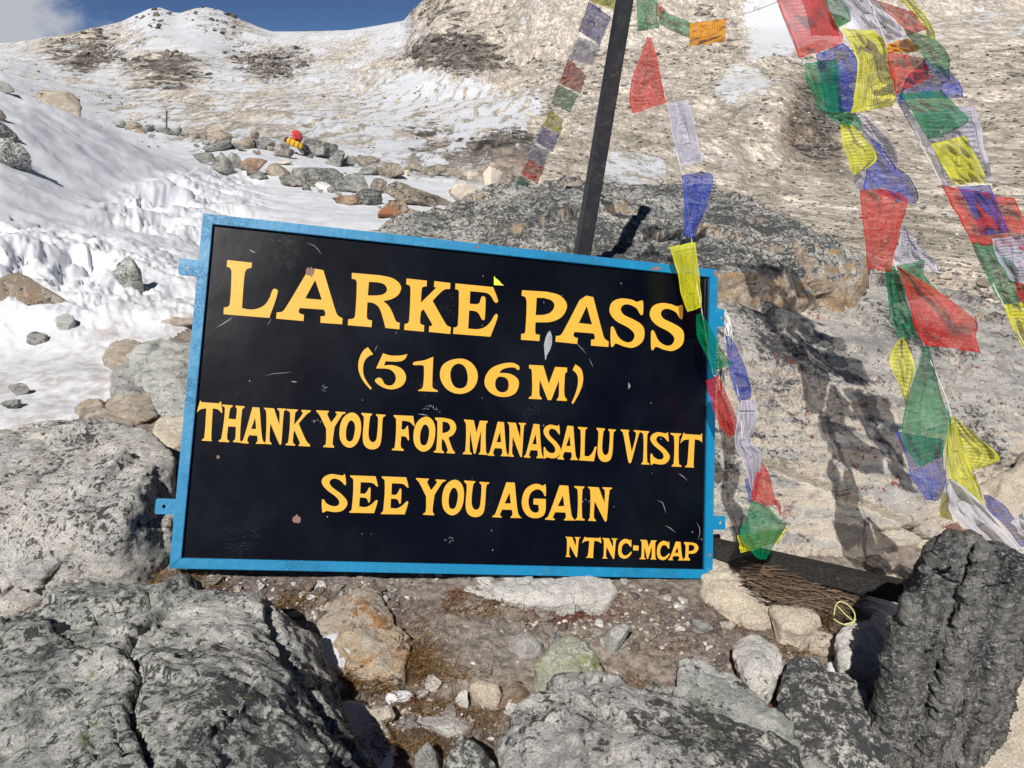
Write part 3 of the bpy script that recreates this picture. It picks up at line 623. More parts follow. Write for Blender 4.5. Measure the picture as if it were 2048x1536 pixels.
# letter outlines, traced; (x, y) a corner, (x, y, 1) a point on a curve
ZA = (380, 420, 5.12); ZB = (680, 500, 5.12); ZC = (1020, 540, 4.876); ZD = (380, 770, 5.12); ZE = (720, 790, 5.12); ZF = (1080, 820, 5.12)
GL = {
 'L': (ZA, [[(383,512),(635,540),(628,592),(585,604,1),(560,650,1),(532,1004),(600,1018,1),(680,1013,1),(760,975,1),(815,900,1),(845,820,1),(872,806,1),(900,835,1),(812,1105),(343,1067),(347,997),(385,992,1),(408,960,1),(425,640,1),(415,600,1),(375,577)]]),
 'A': (ZA, [[(1275,600),(1365,616),(1480,1000),(1510,1075,1),(1562,1110),(1558,1170),(1335,1155),(1338,1088),(1375,1085,1),(1387,1060,1),(1372,1020),(1125,1003),(1113,1040,1),(1130,1062,1),(1167,1072),(1162,1137),(882,1112),(888,1048),(940,1042,1),(980,1000,1),(1190,650)], [(1282,716),(1350,920),(1180,905)]]),
 'R': (ZB, [[(122,234),(420,260),(540,290,1),(610,345,1),(625,400,1),(590,465,1),(520,505,1),(442,522),(500,575,1),(545,660,1),(575,730,1),(612,747),(608,812),(465,798),(440,700,1),(400,590,1),(345,545,1),(281,535),(275,690,1),(290,712,1),(328,722),(322,790),(80,770),(85,708),(130,704,1),(153,680,1),(172,345,1),(160,305,1),(120,294)], [(296,326),(380,330),(450,350,1),(482,405,1),(450,450,1),(380,466),(285,466)]]),
 'K': (ZB, [[(682,292),(890,314),(886,372),(850,378,1),(836,410,1),(828,540),(975,395,1),(980,382,1),(962,378),(966,318),(1130,338),(1127,398),(1080,402,1),(1040,425,1),(948,520),(1070,735,1),(1100,775,1),(1135,790),(1130,860),(910,838),(914,780),(945,775),(940,755,1),(855,605),(828,632),(820,745,1),(835,762,1),(862,770),(858,836),(657,818),(662,758),(695,748,1),(708,715,1),(722,400,1),(712,365,1),(678,350)]]),
 'E': (ZB, [[(1182,342),(1568,380),(1618,515,1),(1610,538,1),(1585,535,1),(1545,470,1),(1500,440,1),(1333,422),(1328,550),(1390,556),(1425,545,1),(1450,480,1),(1475,475,1),(1490,500,1),(1482,700,1),(1470,718,1),(1450,705,1),(1420,650,1),(1390,628,1),(1323,618),(1312,805),(1420,810,1),(1490,785,1),(1545,730,1),(1580,670,1),(1605,655,1),(1615,685,1),(1540,888),(1158,858),(1163,792),(1190,790,1),(1207,765,1),(1218,440,1),(1210,410,1),(1180,402)]]),
 'P': (ZC, [[(118,197),(360,212),(480,245,1),(545,310,1),(553,375,1),(500,460,1),(400,505,1),(248,510),(246,600,1),(255,625,1),(291,632),(287,693),(107,680),(110,622),(140,618,1),(150,590,1),(162,320,1),(148,265,1),(113,250)], [(260,270),(330,272),(410,300,1),(433,350,1),(400,410,1),(340,435,1),(250,440)]]),
 'S': (ZC, [[(1296,302,1),(1297,425,1),(1285,440,1),(1265,425,1),(1235,375,1),(1165,338,1),(1105,342,1),(1080,385,1),(1110,435,1),(1200,480,1),(1290,540,1),(1312,610,1),(1290,700,1),(1200,757,1),(1110,745,1),(1040,718,1),(1022,722,1),(1003,748,1),(985,745,1),(983,565,1),(1000,550,1),(1020,575,1),(1055,650,1),(1120,700,1),(1180,700,1),(1213,655,1),(1205,610,1),(1150,560,1),(1040,500,1),(985,440,1),(970,380,1),(1000,310,1),(1080,278,1),(1180,288,1),(1240,310,1),(1270,300,1)]]),
 '(': (ZB, [[(285,995),(340,1068),(300,1085,1),(255,1130,1),(236,1210,1),(245,1290,1),(290,1370,1),(325,1415),(312,1430),(240,1345,1),(195,1250,1),(188,1160,1),(210,1080,1),(245,1025,1)]]),
 '5': (ZB, [[(440,1058),(520,1080,1),(620,1080,1),(692,1066),(660,1120,1),(600,1142,1),(468,1138),(448,1182),(540,1180,1),(630,1215,1),(675,1290,1),(655,1370,1),(590,1415,1),(500,1425,1),(410,1390,1),(358,1340,1),(375,1315,1),(410,1308,1),(435,1330,1),(455,1370,1),(500,1388,1),(545,1375,1),(572,1320,1),(555,1260,1),(500,1220,1),(370,1212)]]),
 '1': (ZB, [[(955,1093),(945,1390,1),(955,1415,1),(1002,1440),(1000,1453),(800,1443),(800,1435),(835,1420,1),(852,1390,1),(860,1200,1),(845,1180,1),(760,1178,1),(745,1165,1),(765,1145,1),(860,1130,1)]]),
 '0': (ZB, [[(1215,1112,1),(1340,1150,1),(1410,1270,1),(1370,1410,1),(1240,1473,1),(1100,1430,1),(1025,1300,1),(1060,1170,1)], [(1215,1163,1),(1280,1200,1),(1308,1300,1),(1290,1390,1),(1230,1418,1),(1165,1390,1),(1130,1290,1),(1150,1200,1)]]),
 '6': (ZB, [[(1825,1230,1),(1790,1205,1),(1720,1205,1),(1660,1225,1),(1630,1258),(1740,1268,1),(1820,1320,1),(1830,1390,1),(1790,1470,1),(1690,1505,1),(1570,1480,1),(1490,1400,1),(1485,1310,1),(1540,1220,1),(1640,1170,1),(1760,1155,1),(1830,1185,1),(1838,1215,1)], [(1655,1297,1),(1710,1320,1),(1727,1380,1),(1710,1440,1),(1650,1457,1),(1600,1420,1),(1590,1350,1),(1615,1305,1)]]),
 'M': (ZC, [[(185,925),(325,932),(378,1110),(440,945),(557,952),(556,995),(540,1005,1),(532,1080,1),(532,1225,1),(555,1262),(553,1278),(455,1272),(457,1262),(475,1235,1),(478,1075),(402,1268),(368,1268),(290,1070),(288,1220,1),(310,1250),(308,1262),(182,1255),(186,1240),(212,1225,1),(214,1010,1),(207,968,1),(187,960)]]),
 ')': (ZC, [[(637,920),(690,960,1),(713,1040,1),(705,1120,1),(670,1210,1),(615,1307),(600,1295),(640,1200,1),(662,1110,1),(660,1040,1),(640,1000,1),(610,975)]]),
 't': (ZD, [[(106,155),(118,176),(300,188),(308,168),(318,172),(330,280,1),(320,285,1),(300,260,1),(270,245,1),(232,240),(218,545,1),(224,575),(120,570),(122,560),(145,540,1),(168,240),(120,245,1),(90,262,1),(75,285),(68,278),(95,190,1)]]),
 'h': (ZD, [[(330,200),(438,208),(434,222,1),(412,240,1),(395,345),(470,352),(480,245,1),(465,222),(468,210),(560,218),(556,232,1),(535,250,1),(512,560,1),(532,592),(440,584),(442,572),(462,555,1),(470,428),(390,424),(380,550,1),(402,575),(400,586),(292,580),(295,568),(320,548,1),(358,235,1),(330,215)]]),
 'a': (ZD, [[(640,226),(712,232),(738,540,1),(758,590,1),(775,604),(675,602),(678,590),(692,570,1),(688,518),(605,514),(585,570,1),(600,588),(598,600),(520,594),(522,582),(545,560,1)], [(668,335),(678,450),(625,450)]]),
 'n': (ZD, [[(755,232),(860,240),(915,410),(915,270,1),(893,248),(897,238),(985,243),(983,255),(962,270,1),(935,600,1),(925,612,1),(912,600,1),(822,390),(815,570,1),(835,598),(833,608),(760,603),(762,592),(776,570,1),(780,275,1)]]),
 'k': (ZD, [[(990,245),(1105,252),(1102,265),(1080,280,1),(1065,410),(1155,290,1),(1140,268),(1142,254),(1238,260),(1232,275),(1200,295,1),(1112,395),(1190,570,1),(1230,615),(1228,630),(1112,624),(1114,612),(1125,595,1),(1070,465),(1060,490),(1055,590,1),(1078,610),(1076,622),(978,616),(980,604),(1005,585,1),(1025,285,1),(992,260)]]),
 'y': (ZD, [[(1292,258),(1422,265),(1420,278),(1405,295,1),(1445,385),(1505,300,1),(1490,285),(1492,272),(1595,278),(1590,290),(1560,305,1),(1480,430),(1460,600,1),(1476,630),(1474,642),(1364,636),(1366,624),(1390,605,1),(1395,450),(1325,305,1),(1295,272)]]),
 'o': (ZD, [[(1650,282,1),(1725,320,1),(1752,430,1),(1720,580,1),(1640,642,1),(1560,600,1),(1530,500,1),(1560,350,1)], [(1650,362,1),(1685,400,1),(1688,470,1),(1665,560,1),(1635,578,1),(1605,560,1),(1597,480,1),(1615,400,1)]]),
 'u': (ZD, [[(1755,285),(1865,293),(1862,306),(1845,325,1),(1828,480,1),(1835,550,1),(1865,585,1),(1900,570,1),(1915,520,1),(1925,335,1),(1905,310),(1908,298),(2004,305),(1998,318),(1975,335,1),(1960,540,1),(1935,630,1),(1870,660,1),(1800,635,1),(1770,560,1),(1780,330,1),(1757,300)]]),
 'f': (ZE, [[(345,205),(545,215),(560,315),(550,318),(520,285,1),(490,270,1),(430,262),(425,350),(455,352,1),(480,320,1),(490,315,1),(502,460,1),(495,465,1),(480,440,1),(460,425,1),(422,422),(418,530,1),(448,560),(446,572),(325,565),(328,553),(355,535,1),(370,250,1),(347,218)]]),
 'r': (ZE, [[(768,230),(880,238,1),(955,265,1),(985,330,1),(960,400,1),(905,437),(950,560,1),(972,585),(970,600),(885,595),(887,583),(900,572,1),(865,470,1),(838,448),(838,560,1),(860,582),(858,595),(755,588),(757,576),(780,558,1),(792,275,1),(770,248)], [(845,272),(900,285,1),(925,335,1),(900,375,1),(843,392)]]),
 'm': (ZE, [[(1065,250),(1165,258),(1192,385),(1228,262),(1310,266),(1308,278),(1290,300,1),(1290,580,1),(1305,602),(1302,614),(1215,608),(1217,597),(1232,580,1),(1240,360),(1182,600),(1165,600),(1128,370),(1125,575,1),(1145,598),(1143,610),(1052,605),(1055,592),(1078,570,1),(1085,300,1),(1068,265)]]),
 'l': (ZF, [[(388,172),(485,180),(483,190),(465,205,1),(455,470),(500,472,1),(540,430,1),(565,375,1),(580,378),(552,525),(400,515),(402,505),(412,480,1),(415,210,1),(390,188)]]),
 'v': (ZF, [[(826,198),(915,205),(912,215),(905,235,1),(940,430),(985,240,1),(960,215),(962,205),(1040,212),(1035,222),(1015,240,1),(935,530,1),(920,545,1),(905,530,1),(850,235,1),(828,210)]]),
 'i': (ZF, [[(1028,212),(1118,218),(1115,228),(1100,250,1),(1098,530,1),(1120,548),(1118,560),(1038,556),(1040,545),(1055,525,1),(1057,250,1),(1030,225)]]),
 's': (ZF, [[(1310,232,1),(1318,318,1),(1308,322,1),(1290,300,1),(1260,275,1),(1215,268,1),(1190,300,1),(1210,340,1),(1280,400,1),(1325,460,1),(1325,500,1),(1290,545,1),(1230,558,1),(1165,548,1),(1148,560,1),(1135,558,1),(1132,450,1),(1145,448,1),(1165,480,1),(1210,505,1),(1255,500,1),(1265,465,1),(1240,425,1),(1165,360,1),(1130,300,1),(1145,255,1),(1200,228,1),(1260,235,1),(1295,240,1),(1303,228,1)]]),
 'e': (ZD, [[(1640,925),(1900,935),(1925,1035,1),(1915,1040,1),(1880,1010,1),(1850,1000,1),(1748,995),(1742,1110),(1790,1112,1),(1815,1085,1),(1835,1050,1),(1848,1055,1),(1842,1195,1),(1830,1205,1),(1815,1170,1),(1795,1155,1),(1738,1152),(1732,1245),(1800,1250,1),(1860,1220,1),(1905,1180,1),(1922,1185,1),(1885,1312),(1630,1308),(1632,1298),(1655,1275,1),(1672,970,1),(1642,940)]]),
 'g': (ZE, [[(1885,920,1),(1900,915,1),(1903,1030,1),(1892,1035,1),(1875,1000,1),(1845,972,1),(1800,968,1),(1745,1010,1),(1725,1100,1),(1750,1180,1),(1795,1205,1),(1828,1190,1),(1828,1125),(1775,1120),(1778,1060),(1903,1065),(1898,1190,1),(1870,1240,1),(1800,1262,1),(1720,1240,1),(1665,1160,1),(1660,1060,1),(1700,960,1),(1780,912,1),(1840,915,1),(1868,930,1)]]),
 'c': (ZF, [[(935,1322),(935,1400,1),(925,1400,1),(900,1370,1),(870,1365,1),(840,1400,1),(838,1460,1),(865,1490,1),(900,1480,1),(935,1450,1),(938,1465,1),(900,1510,1),(860,1522,1),(815,1500,1),(800,1440,1),(815,1360,1),(860,1322,1),(900,1325,1),(925,1335,1)]]),
 '-': (ZF, [[(955,1385),(1010,1390),(1008,1440),(953,1436)]]),
}
def curve_pts(lp):
    n = len(lp); out = []
    for i in range(n):
        a, b = lp[i], lp[(i + 1) % n]; pa = np.array(a[:2], float); pb = np.array(b[:2], float)
        ca, cb_ = len(a) > 2, len(b) > 2
        if not ca and not cb_: out.append(pa); continue
        L = np.linalg.norm(pb - pa)
        def tan(j):
            q = np.array(lp[(j + 1) % n][:2], float) - np.array(lp[(j - 1) % n][:2], float); return q / (np.linalg.norm(q) + 1e-9) * L
        ta = tan(i) if ca else (pb - pa); tb = tan((i + 1) % n) if cb_ else (pb - pa)
        for k in range(5):
            t = k / 5
            out.append((2*t**3 - 3*t*t + 1) * pa + (t**3 - 2*t*t + t) * ta + (-2*t**3 + 3*t*t) * pb + (t**3 - t*t) * tb)
    return out
def glyph_px(ch):
    (ox, oy, sc), loops = GL[ch]
    return [[(ox + p[0] / sc, oy + p[1] / sc) for p in curve_pts(lp)] for lp in loops]
LOFF = -REC + 0.0009
def flat(name, loops, off, mat, thick=0.0, lbl=None):
    loops = [[splane(x, y, off) for x, y in lp] for lp in loops]
    tri = tessellate_polygon([[Vector((a, b, 0)) for a, b in lp] for lp in loops])
    pts = [q for lp in loops for q in lp]
    V = [local(S(a, b, off), sign) for a, b in pts]
    m = bpy.data.meshes.new(name); m.from_pydata([tuple(v) for v in V], [], [tuple(t) for t in tri]); m.materials.append(mat)
    nv = Vector(SN)
    bm = bmesh.new(); bm.from_mesh(m)
    for fc in bm.faces:
        if fc.normal.dot(nv) < 0: fc.normal_flip()
    bm.to_mesh(m); bm.free()
    o = link(name, m, sign)
    if lbl: o['label'] = lbl
    return o
def put(ch, z=None, box=None):
    loops = glyph_px(ch)
    if box is not None:
        ox, oy, sc = z
        X = [q[0] for q in loops[0]]; Y = [q[1] for q in loops[0]]
        x0, x1, y0, y1 = min(X), max(X), min(Y), max(Y)
        u0, v0, u1, v1 = ox + box[0] / sc, oy + box[1] / sc, ox + box[2] / sc, oy + box[3] / sc
        loops = [[(u0 + (x - x0) / (x1 - x0) * (u1 - u0), v0 + (y - y0) / (y1 - y0) * (v1 - v0)) for x, y in lp] for lp in loops]
    flat('letter', loops, LOFF, ML.m)
for ch in 'LARKEPS(5106M)': put(ch)
put('A', ZC, (443, 250, 962, 750)); put('S', ZC, (1363, 322, 1698, 790))
for ch in 'thankyou': put(ch)
put('f'); put('o', ZE, (547, 222, 771, 580)); put('r'); put('m')
put('a', ZE, (1305, 273, 1530, 628)); put('n', ZE, (1508, 278, 1700, 637)); put('a', ZE, (1677, 295, 1890, 648))
put('s', ZF, (36, 150, 213, 498)); put('a', ZF, (178, 160, 395, 513)); put('l'); put('u', ZF, (578, 182, 778, 532)); put('v'); put('i'); put('s')
put('i', ZF, (1335, 235, 1450, 582)); put('t', ZF, (1437, 228, 1673, 590))
put('s', ZD, (1348, 912, 1612, 1305)); put('e'); put('e', ZE, (213, 833, 497, 1223)); put('y', ZE, (573, 850, 880, 1232)); put('o', ZE, (840, 868, 1065, 1232)); put('u', ZE, (1067, 875, 1325, 1250))
put('a', ZE, (1355, 893, 1660, 1260)); put('g'); put('a', ZF, (52, 770, 368, 1132)); put('i', ZF, (350, 778, 458, 1132)); put('n', ZF, (487, 785, 738, 1142))
put('n', ZF, (258, 1297, 415, 1508)); put('t', ZF, (430, 1295, 628, 1515)); put('n', ZF, (635, 1310, 795, 1525)); put('c'); put('-'); put('m', ZF, (1018, 1327, 1195, 1532)); put('c', ZF, (1197, 1340, 1328, 1537))
put('a', (1320, 1080, 12.8), (205, 40, 630, 525)); put('p' if 'p' in GL else 'P', (1320, 1080, 12.8), (610, 50, 985, 528))
# scuffs, a flake of bare rust over the A, leftover sticker corner, dried drop of glue
def star(cx, cy, rx, ry, n, seed):
    r = random.Random(seed)
    return [[(cx + rx * (.55 + .6 * r.random()) * math.cos(t), cy + ry * (.55 + .6 * r.random()) * math.sin(t)) for t in np.linspace(0, 2 * math.pi, n, endpoint=False)]]
flat('rust_flake', star(621, 543, 10, 11, 14, 3), LOFF + .0006, MRU.m)
flat('rust_flake', star(593, 1038, 9, 9, 12, 5), LOFF, MRU.m); flat('rust_flake', star(436, 914, 4, 4, 9, 6), LOFF, MRU.m)
flat('rust_flake', star(1313, 537, 16, 4, 12, 8), .0012, MRU.m); flat('rust_flake', star(954, 494, 6, 3, 10, 9), .0012, MRU.m); flat('rust_flake', star(1419, 1110, 4, 4, 10, 9), .0012, MRU.m)
flat('rust_flake', star(1432, 546, 6, 9, 10, 19), .0012, MRU.m); flat('rust_flake', star(1420, 1150, 7, 5, 10, 29), .0012, MRU.m)
MST = N('yellow_sticker'); MST.principled((.80, .86, .06), .5)
flat('sticker_scrap', [[(988, 552), (991, 556), (1000, 563), (1001, 566), (1008, 571), (988, 570)]], LOFF + .0005, MST.m)
MGL = N('dried_glue'); s = MGL; co = s.coords()
s.principled(s.mix(s.noise(co, 160, 4, .6), (.13, .14, .15), (.55, .57, .6)), .3, s.bump(s.noise(co, 90, 3), .003, 1), .5)
gd = [(1100,661),(1104,672),(1104,688),(1100,700),(1094,710),(1092,719),(1090,719),(1089,704),(1088,690),(1091,676),(1095,666)]
flat('glue_drop', [gd], LOFF + .0006, MGL.m)
def scratch(px, w=1.0):
    px = np.array(px, float); t = np.gradient(px, axis=0); nn = np.stack([-t[:, 1], t[:, 0]], 1); nn /= np.linalg.norm(nn, axis=1)[:, None] + 1e-9
    wd = w * np.sin(np.linspace(.15, math.pi - .15, len(px)))[:, None]
    a = px + nn * wd / 2; b = px - nn * wd / 2
    flat('scratch', [[tuple(q) for q in a] + [tuple(q) for q in b[::-1]]], LOFF + .0004, MWH.m)
scratch([(498, 499), (505, 503), (511, 506)], 3.2); scratch([(611, 485), (628, 491), (637, 500), (643, 510)], 1.2); scratch([(530, 751), (548, 747), (566, 746), (583, 744)], 1.1)
scratch([(582, 763), (588, 763.5), (594, 764)], 3.0); scratch([(836, 828), (846, 829), (856, 831)], 2.0); scratch([(1150, 682), (1162, 696), (1173, 708)], 1.2); scratch([(1178, 716), (1183, 727), (1186, 734)], 1.2)
scratch([(1356, 946), (1365, 952), (1375, 961)], 1.6); scratch([(1315, 1001), (1325, 1005), (1329, 1016), (1332, 1026)], 1.4); scratch([(1331, 1051), (1340, 1056), (1351, 1065)], 1.6); scratch([(1393, 1045), (1399, 1055), (1400, 1066), (1396, 1080)], 1.2)
scratch([(535, 651), (539, 644), (542, 637)], 1.2); scratch([(749, 703), (752, 696), (755, 690)], 1.2); scratch([(1257, 765), (1259, 772), (1257, 778)], 5); scratch([(433, 655), (445, 648), (458, 640), (466, 634)], 2.4)
for (cx_, cy_, k) in ((651, 779, 1), (868, 818, 2), (856, 815, 3), (634, 844, 4), (1175, 1003, 5), (903, 1078, 6)):
    r = random.Random(k)
    for q in range(5):
        x0, y0, a = cx_ + r.uniform(-9, 9), cy_ + r.uniform(-5, 5), r.uniform(0, 6.28)
        scratch([(x0, y0), (x0 + 3 * math.cos(a), y0 + 3 * math.sin(a)), (x0 + 7 * math.cos(a + .3), y0 + 7 * math.sin(a + .3))], r.uniform(.7, 1.5))

# ------------------------------------------------------------------ boulders
PEND = []
def rock(name, label, cat, pts, mat, back=.4, sink=.0, voxel=.012, smooth=4, amps=(.02, .012, .006), freqs=(3, 11, 38), fol=None, extra=None, grooves=(), cracks=.0, group=None, facet=None, seed=0, shrink=.82, steps=0.0):
    """a stone: hull of seen points (x, y, depth) plus the unseen back, remeshed and weathered.
    extra: more hulls united with it; grooves: [(pixel polyline, width px, depth m)]"""
    hulls = []
    for hp, bk in [(pts, back)] + [(e, back) for e in (extra or [])]:
        A = np.array(hp, float); Q = P(A[:, 0], A[:, 1], A[:, 2]); c = Q.mean(0)
        B = c + (Q - c) * shrink; B = B + np.array([c[0] / np.linalg.norm(c[:2]), c[1] / np.linalg.norm(c[:2]), 0]) * bk * .9
        B[:, 2] -= sink + bk * .9 * np.clip((CAMZ - Q[:, 2]) / np.linalg.norm(Q[:, :2], axis=1), 0, 1.2)
        D = Q.copy(); low = Q[:, 2] < Q[:, 2].min() + .28 * (Q[:, 2].max() - Q[:, 2].min()); D[low, 2] -= .1 + sink; D = D[low]
        hulls.append(np.concatenate([Q, B, D]))
    bm = bmesh.new()
    for H in hulls:
        vs = [bm.verts.new(v) for v in H]
        r = bmesh.ops.convex_hull(bm, input=vs, use_existing_faces=False)
        bad = list({g for g in r['geom_interior'] + r['geom_unused'] if isinstance(g, bmesh.types.BMVert) and g.is_valid})
        bmesh.ops.delete(bm, geom=bad, context='VERTS')
    m = bpy.data.meshes.new(name); bm.to_mesh(m); bm.free()
    o = link(name, m)
    md = o.modifiers.new('r', 'REMESH'); md.mode = 'VOXEL'; md.voxel_size = voxel
    if smooth:
        ms = o.modifiers.new('s', 'SMOOTH'); ms.factor = .5; ms.iterations = smooth
    tag(o, label, cat, group)
    PEND.append((o, mat, amps, freqs, fol, grooves, cracks, seed, steps, facet))
    return o
def segd(x, y, poly):
    best = np.full(len(x), 1e9)
    for (x0, y0), (x1, y1) in zip(poly[:-1], poly[1:]):
        dx, dy = x1 - x0, y1 - y0; t = np.clip(((x - x0) * dx + (y - y0) * dy) / (dx * dx + dy * dy + 1e-9), 0, 1)
        best = np.minimum(best, np.hypot(x - x0 - t * dx, y - y0 - t * dy))
    return best
def finish_rocks():
    dg = bpy.context.evaluated_depsgraph_get()
    done = []
    for o, *rest in PEND:
        done.append(bpy.data.meshes.new_from_object(o.evaluated_get(dg)))
    for (o, mat, amps, freqs, fol, grooves, cracks, seed, steps, facet), m in zip(PEND, done):
        o.modifiers.clear(); old = o.data; o.data = m; bpy.data.meshes.remove(old)
        n = len(m.vertices); V = np.empty(n * 3, np.float32); m.vertices.foreach_get('co', V); V = V.reshape(-1, 3).astype(float)
        Nn = np.empty(n * 3, np.float32); m.vertices.foreach_get('normal', Nn); Nn = Nn.reshape(-1, 3).astype(float)
        q = V + seed * 5.7
        h = amps[0] * fbm(q * freqs[0], 3) + amps[1] * (ridged(q * freqs[1] * .6 + 4, 3) * .55 + .45 * fbm(q * freqs[1], 4)) + amps[2] * 1.3 * (.5 * fbm(q * freqs[2], 4, .65) + .5 * ridged(q * freqs[2] * .7, 3))
        ext = np.sort(V.max(0) - V.min(0))[::-1]
        for cellk, tilt in (((.34, .12), (.13, .10)) if facet is None else facet):
            sz_ = ext[0] * cellk; rs = np.random.default_rng(seed * 7 + int(cellk * 100)); ns_ = int(min(160, max(14, (ext[0] / sz_) * (ext[1] / sz_) * 5)))
            sd = V[rs.integers(0, n, ns_)]; tv = rs.normal(size=(ns_, 3)); tv /= np.linalg.norm(tv, axis=1)[:, None]
            Vw = V + sz_ * .22 * np.stack([perlin(V * 1.6 / sz_ + k_) for k_ in (0, 5, 9)], 1)
            best = np.full(n, 1e9); who = np.zeros(n, int)
            for k_ in range(ns_):
                dd_ = ((Vw - sd[k_]) ** 2).sum(1); mm_ = dd_ < best; best[mm_] = dd_[mm_]; who[mm_] = k_
            lim = min(.028, ext[0] * .035); h += np.clip(((V - sd[who]) * tv[who]).sum(1) * tilt + rs.normal(size=ns_)[who] * sz_ * .018, -lim, lim)
        if fol is not None:
            ax, k, amp = fol
            ax = np.array(ax, float); ax /= np.linalg.norm(ax); t = (q @ ax)[:, None]
            qq = q * .9 + ax * t * (k - .9)
            if abs(ax[0]) > .8: qq[:, 2] *= .4
            h += amp * (ridged(qq, 4, .6) * .6 + .4 * fbm(qq * 2.3, 4, .6))
        if steps:
            b = fbm(q * 2.6 + 11, 3) * 3.0; fr = b - np.floor(b); h += steps * (np.floor(b) + sstep(.42, .58, fr) - b)
        if cracks:
            cr_ = np.abs(fbm(q * 3.1 + 40, 3)); h -= cracks * sstep(.05, .0, cr_)
        if grooves:
            x, y, d = proj(V)
            front = ((V - CAM) * Nn).sum(1) < 0
            for poly, w, dep in grooves:
                wob = 1 + .5 * perlin(V * 22); dd = segd(x + 5 * perlin(V * 30), y + 5 * perlin(V * 30 + 9), poly)
                h -= dep * sstep(w * wob, 0, dd) * front
        V = V + Nn * h[:, None]
        org = V.mean(0); org[2] = V[:, 2].min()
        m.vertices.foreach_set('co', (V - org).astype(np.float32).ravel()); o.location = org
        m.polygons.foreach_set('use_smooth', np.ones(len(m.polygons), bool)); m.materials.clear(); m.materials.append(mat); m.update()
    PEND.clear()

RED = ((.30, .035, .015), .50, 24); GREEN = ((.23, .27, .06), .40, 24); ORANGE = ((.50, .22, .06), .6, 12); GREY = ((.42, .44, .42), .5, 14)
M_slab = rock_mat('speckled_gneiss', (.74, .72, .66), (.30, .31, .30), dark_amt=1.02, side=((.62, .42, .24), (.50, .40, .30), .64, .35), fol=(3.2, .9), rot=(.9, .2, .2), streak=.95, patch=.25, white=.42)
M_slabf = rock_mat('ochre_gneiss', (.50, .36, .22), (.40, .33, .26), dark_amt=.28, fol=(3.0, .8), rot=(1.2, .2, .2), streak=.35, lichen=(ORANGE,))
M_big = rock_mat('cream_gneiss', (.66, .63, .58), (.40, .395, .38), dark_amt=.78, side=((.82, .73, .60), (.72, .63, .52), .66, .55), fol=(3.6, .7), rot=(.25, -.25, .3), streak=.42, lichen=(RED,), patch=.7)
M_left = rock_mat('white_lichen_granite', (.84, .80, .73), (.62, .61, .58), dark_amt=.62, fol=(3, .8), rot=(.8, .5, .2), streak=.45, lichen=(((.30, .035, .015), .30, 20),), patch=.45, white=.8)
M_bl = rock_mat('green_grey_lichen_rock', (.76, .76, .71), (.36, .385, .36), dark_amt=.94, fol=(2.6, .8), rot=(1.0, .3, .5), streak=.75, lichen=(GREY, GREEN), patch=.45, white=.55)
M_bc = rock_mat('white_black_gneiss', (.84, .81, .75), (.52, .52, .50), dark_amt=.95, fol=(2.8, .8), rot=(.7, .6, .2), streak=.6, lichen=(GREEN,), patch=.6, white=.7)
M_gg = rock_mat('grey_green_schist', (.70, .71, .67), (.46, .48, .44), dark_amt=.45, fol=(4.5, .6), rot=(.9, .8, .1), streak=.6, lichen=(GREEN, GREY))
M_slate = rock_mat('dark_glittering_schist', (.32, .31, .285), (.05, .052, .055), dark=(.018, .019, .021), dark_amt=.75, fol=(5.0, .9, .32), rot=(0, 0, 0), streak=1.0, bumpd=.04, rough=.42, spec=.8, white=.25, patch=.3, glint=.95)
M_or = rock_mat('orange_lichen_slab', (.68, .50, .33), (.56, .50, .42), dark_amt=.55, fol=(2, 1), streak=.3, lichen=(ORANGE, GREEN))
M_white = rock_mat('white_quartz_rock', (.92, .89, .84), (.72, .71, .68), dark_amt=.42, fol=(2.5, .8), streak=.4, patch=.3)
M_cream = rock_mat('cream_rock', (.84, .73, .58), (.72, .62, .50), dark_amt=.25, fol=(2.5, .8), streak=.25, patch=.5)
M_tan = rock_mat('tan_rock', (.58, .48, .37), (.45, .39, .32), dark_amt=.28, fol=(3, .8), streak=.35)
M_grey = rock_mat('grey_rock', (.50, .49, .46), (.31, .31, .30), dark_amt=.42, fol=(3, .8), streak=.5)
M_lich = rock_mat('yellow_green_lichen_rock', (.84, .82, .77), (.62, .62, .60), dark_amt=.55, streak=.3, lichen=(((.30, .36, .05), .95, 18), GREEN))
M_brown = rock_mat('rusty_brown_rock', (.38, .30, .22), (.26, .23, .20), dark_amt=.35, streak=.4, lichen=(((.45, .18, .07), .7, 9),), scale=.6)

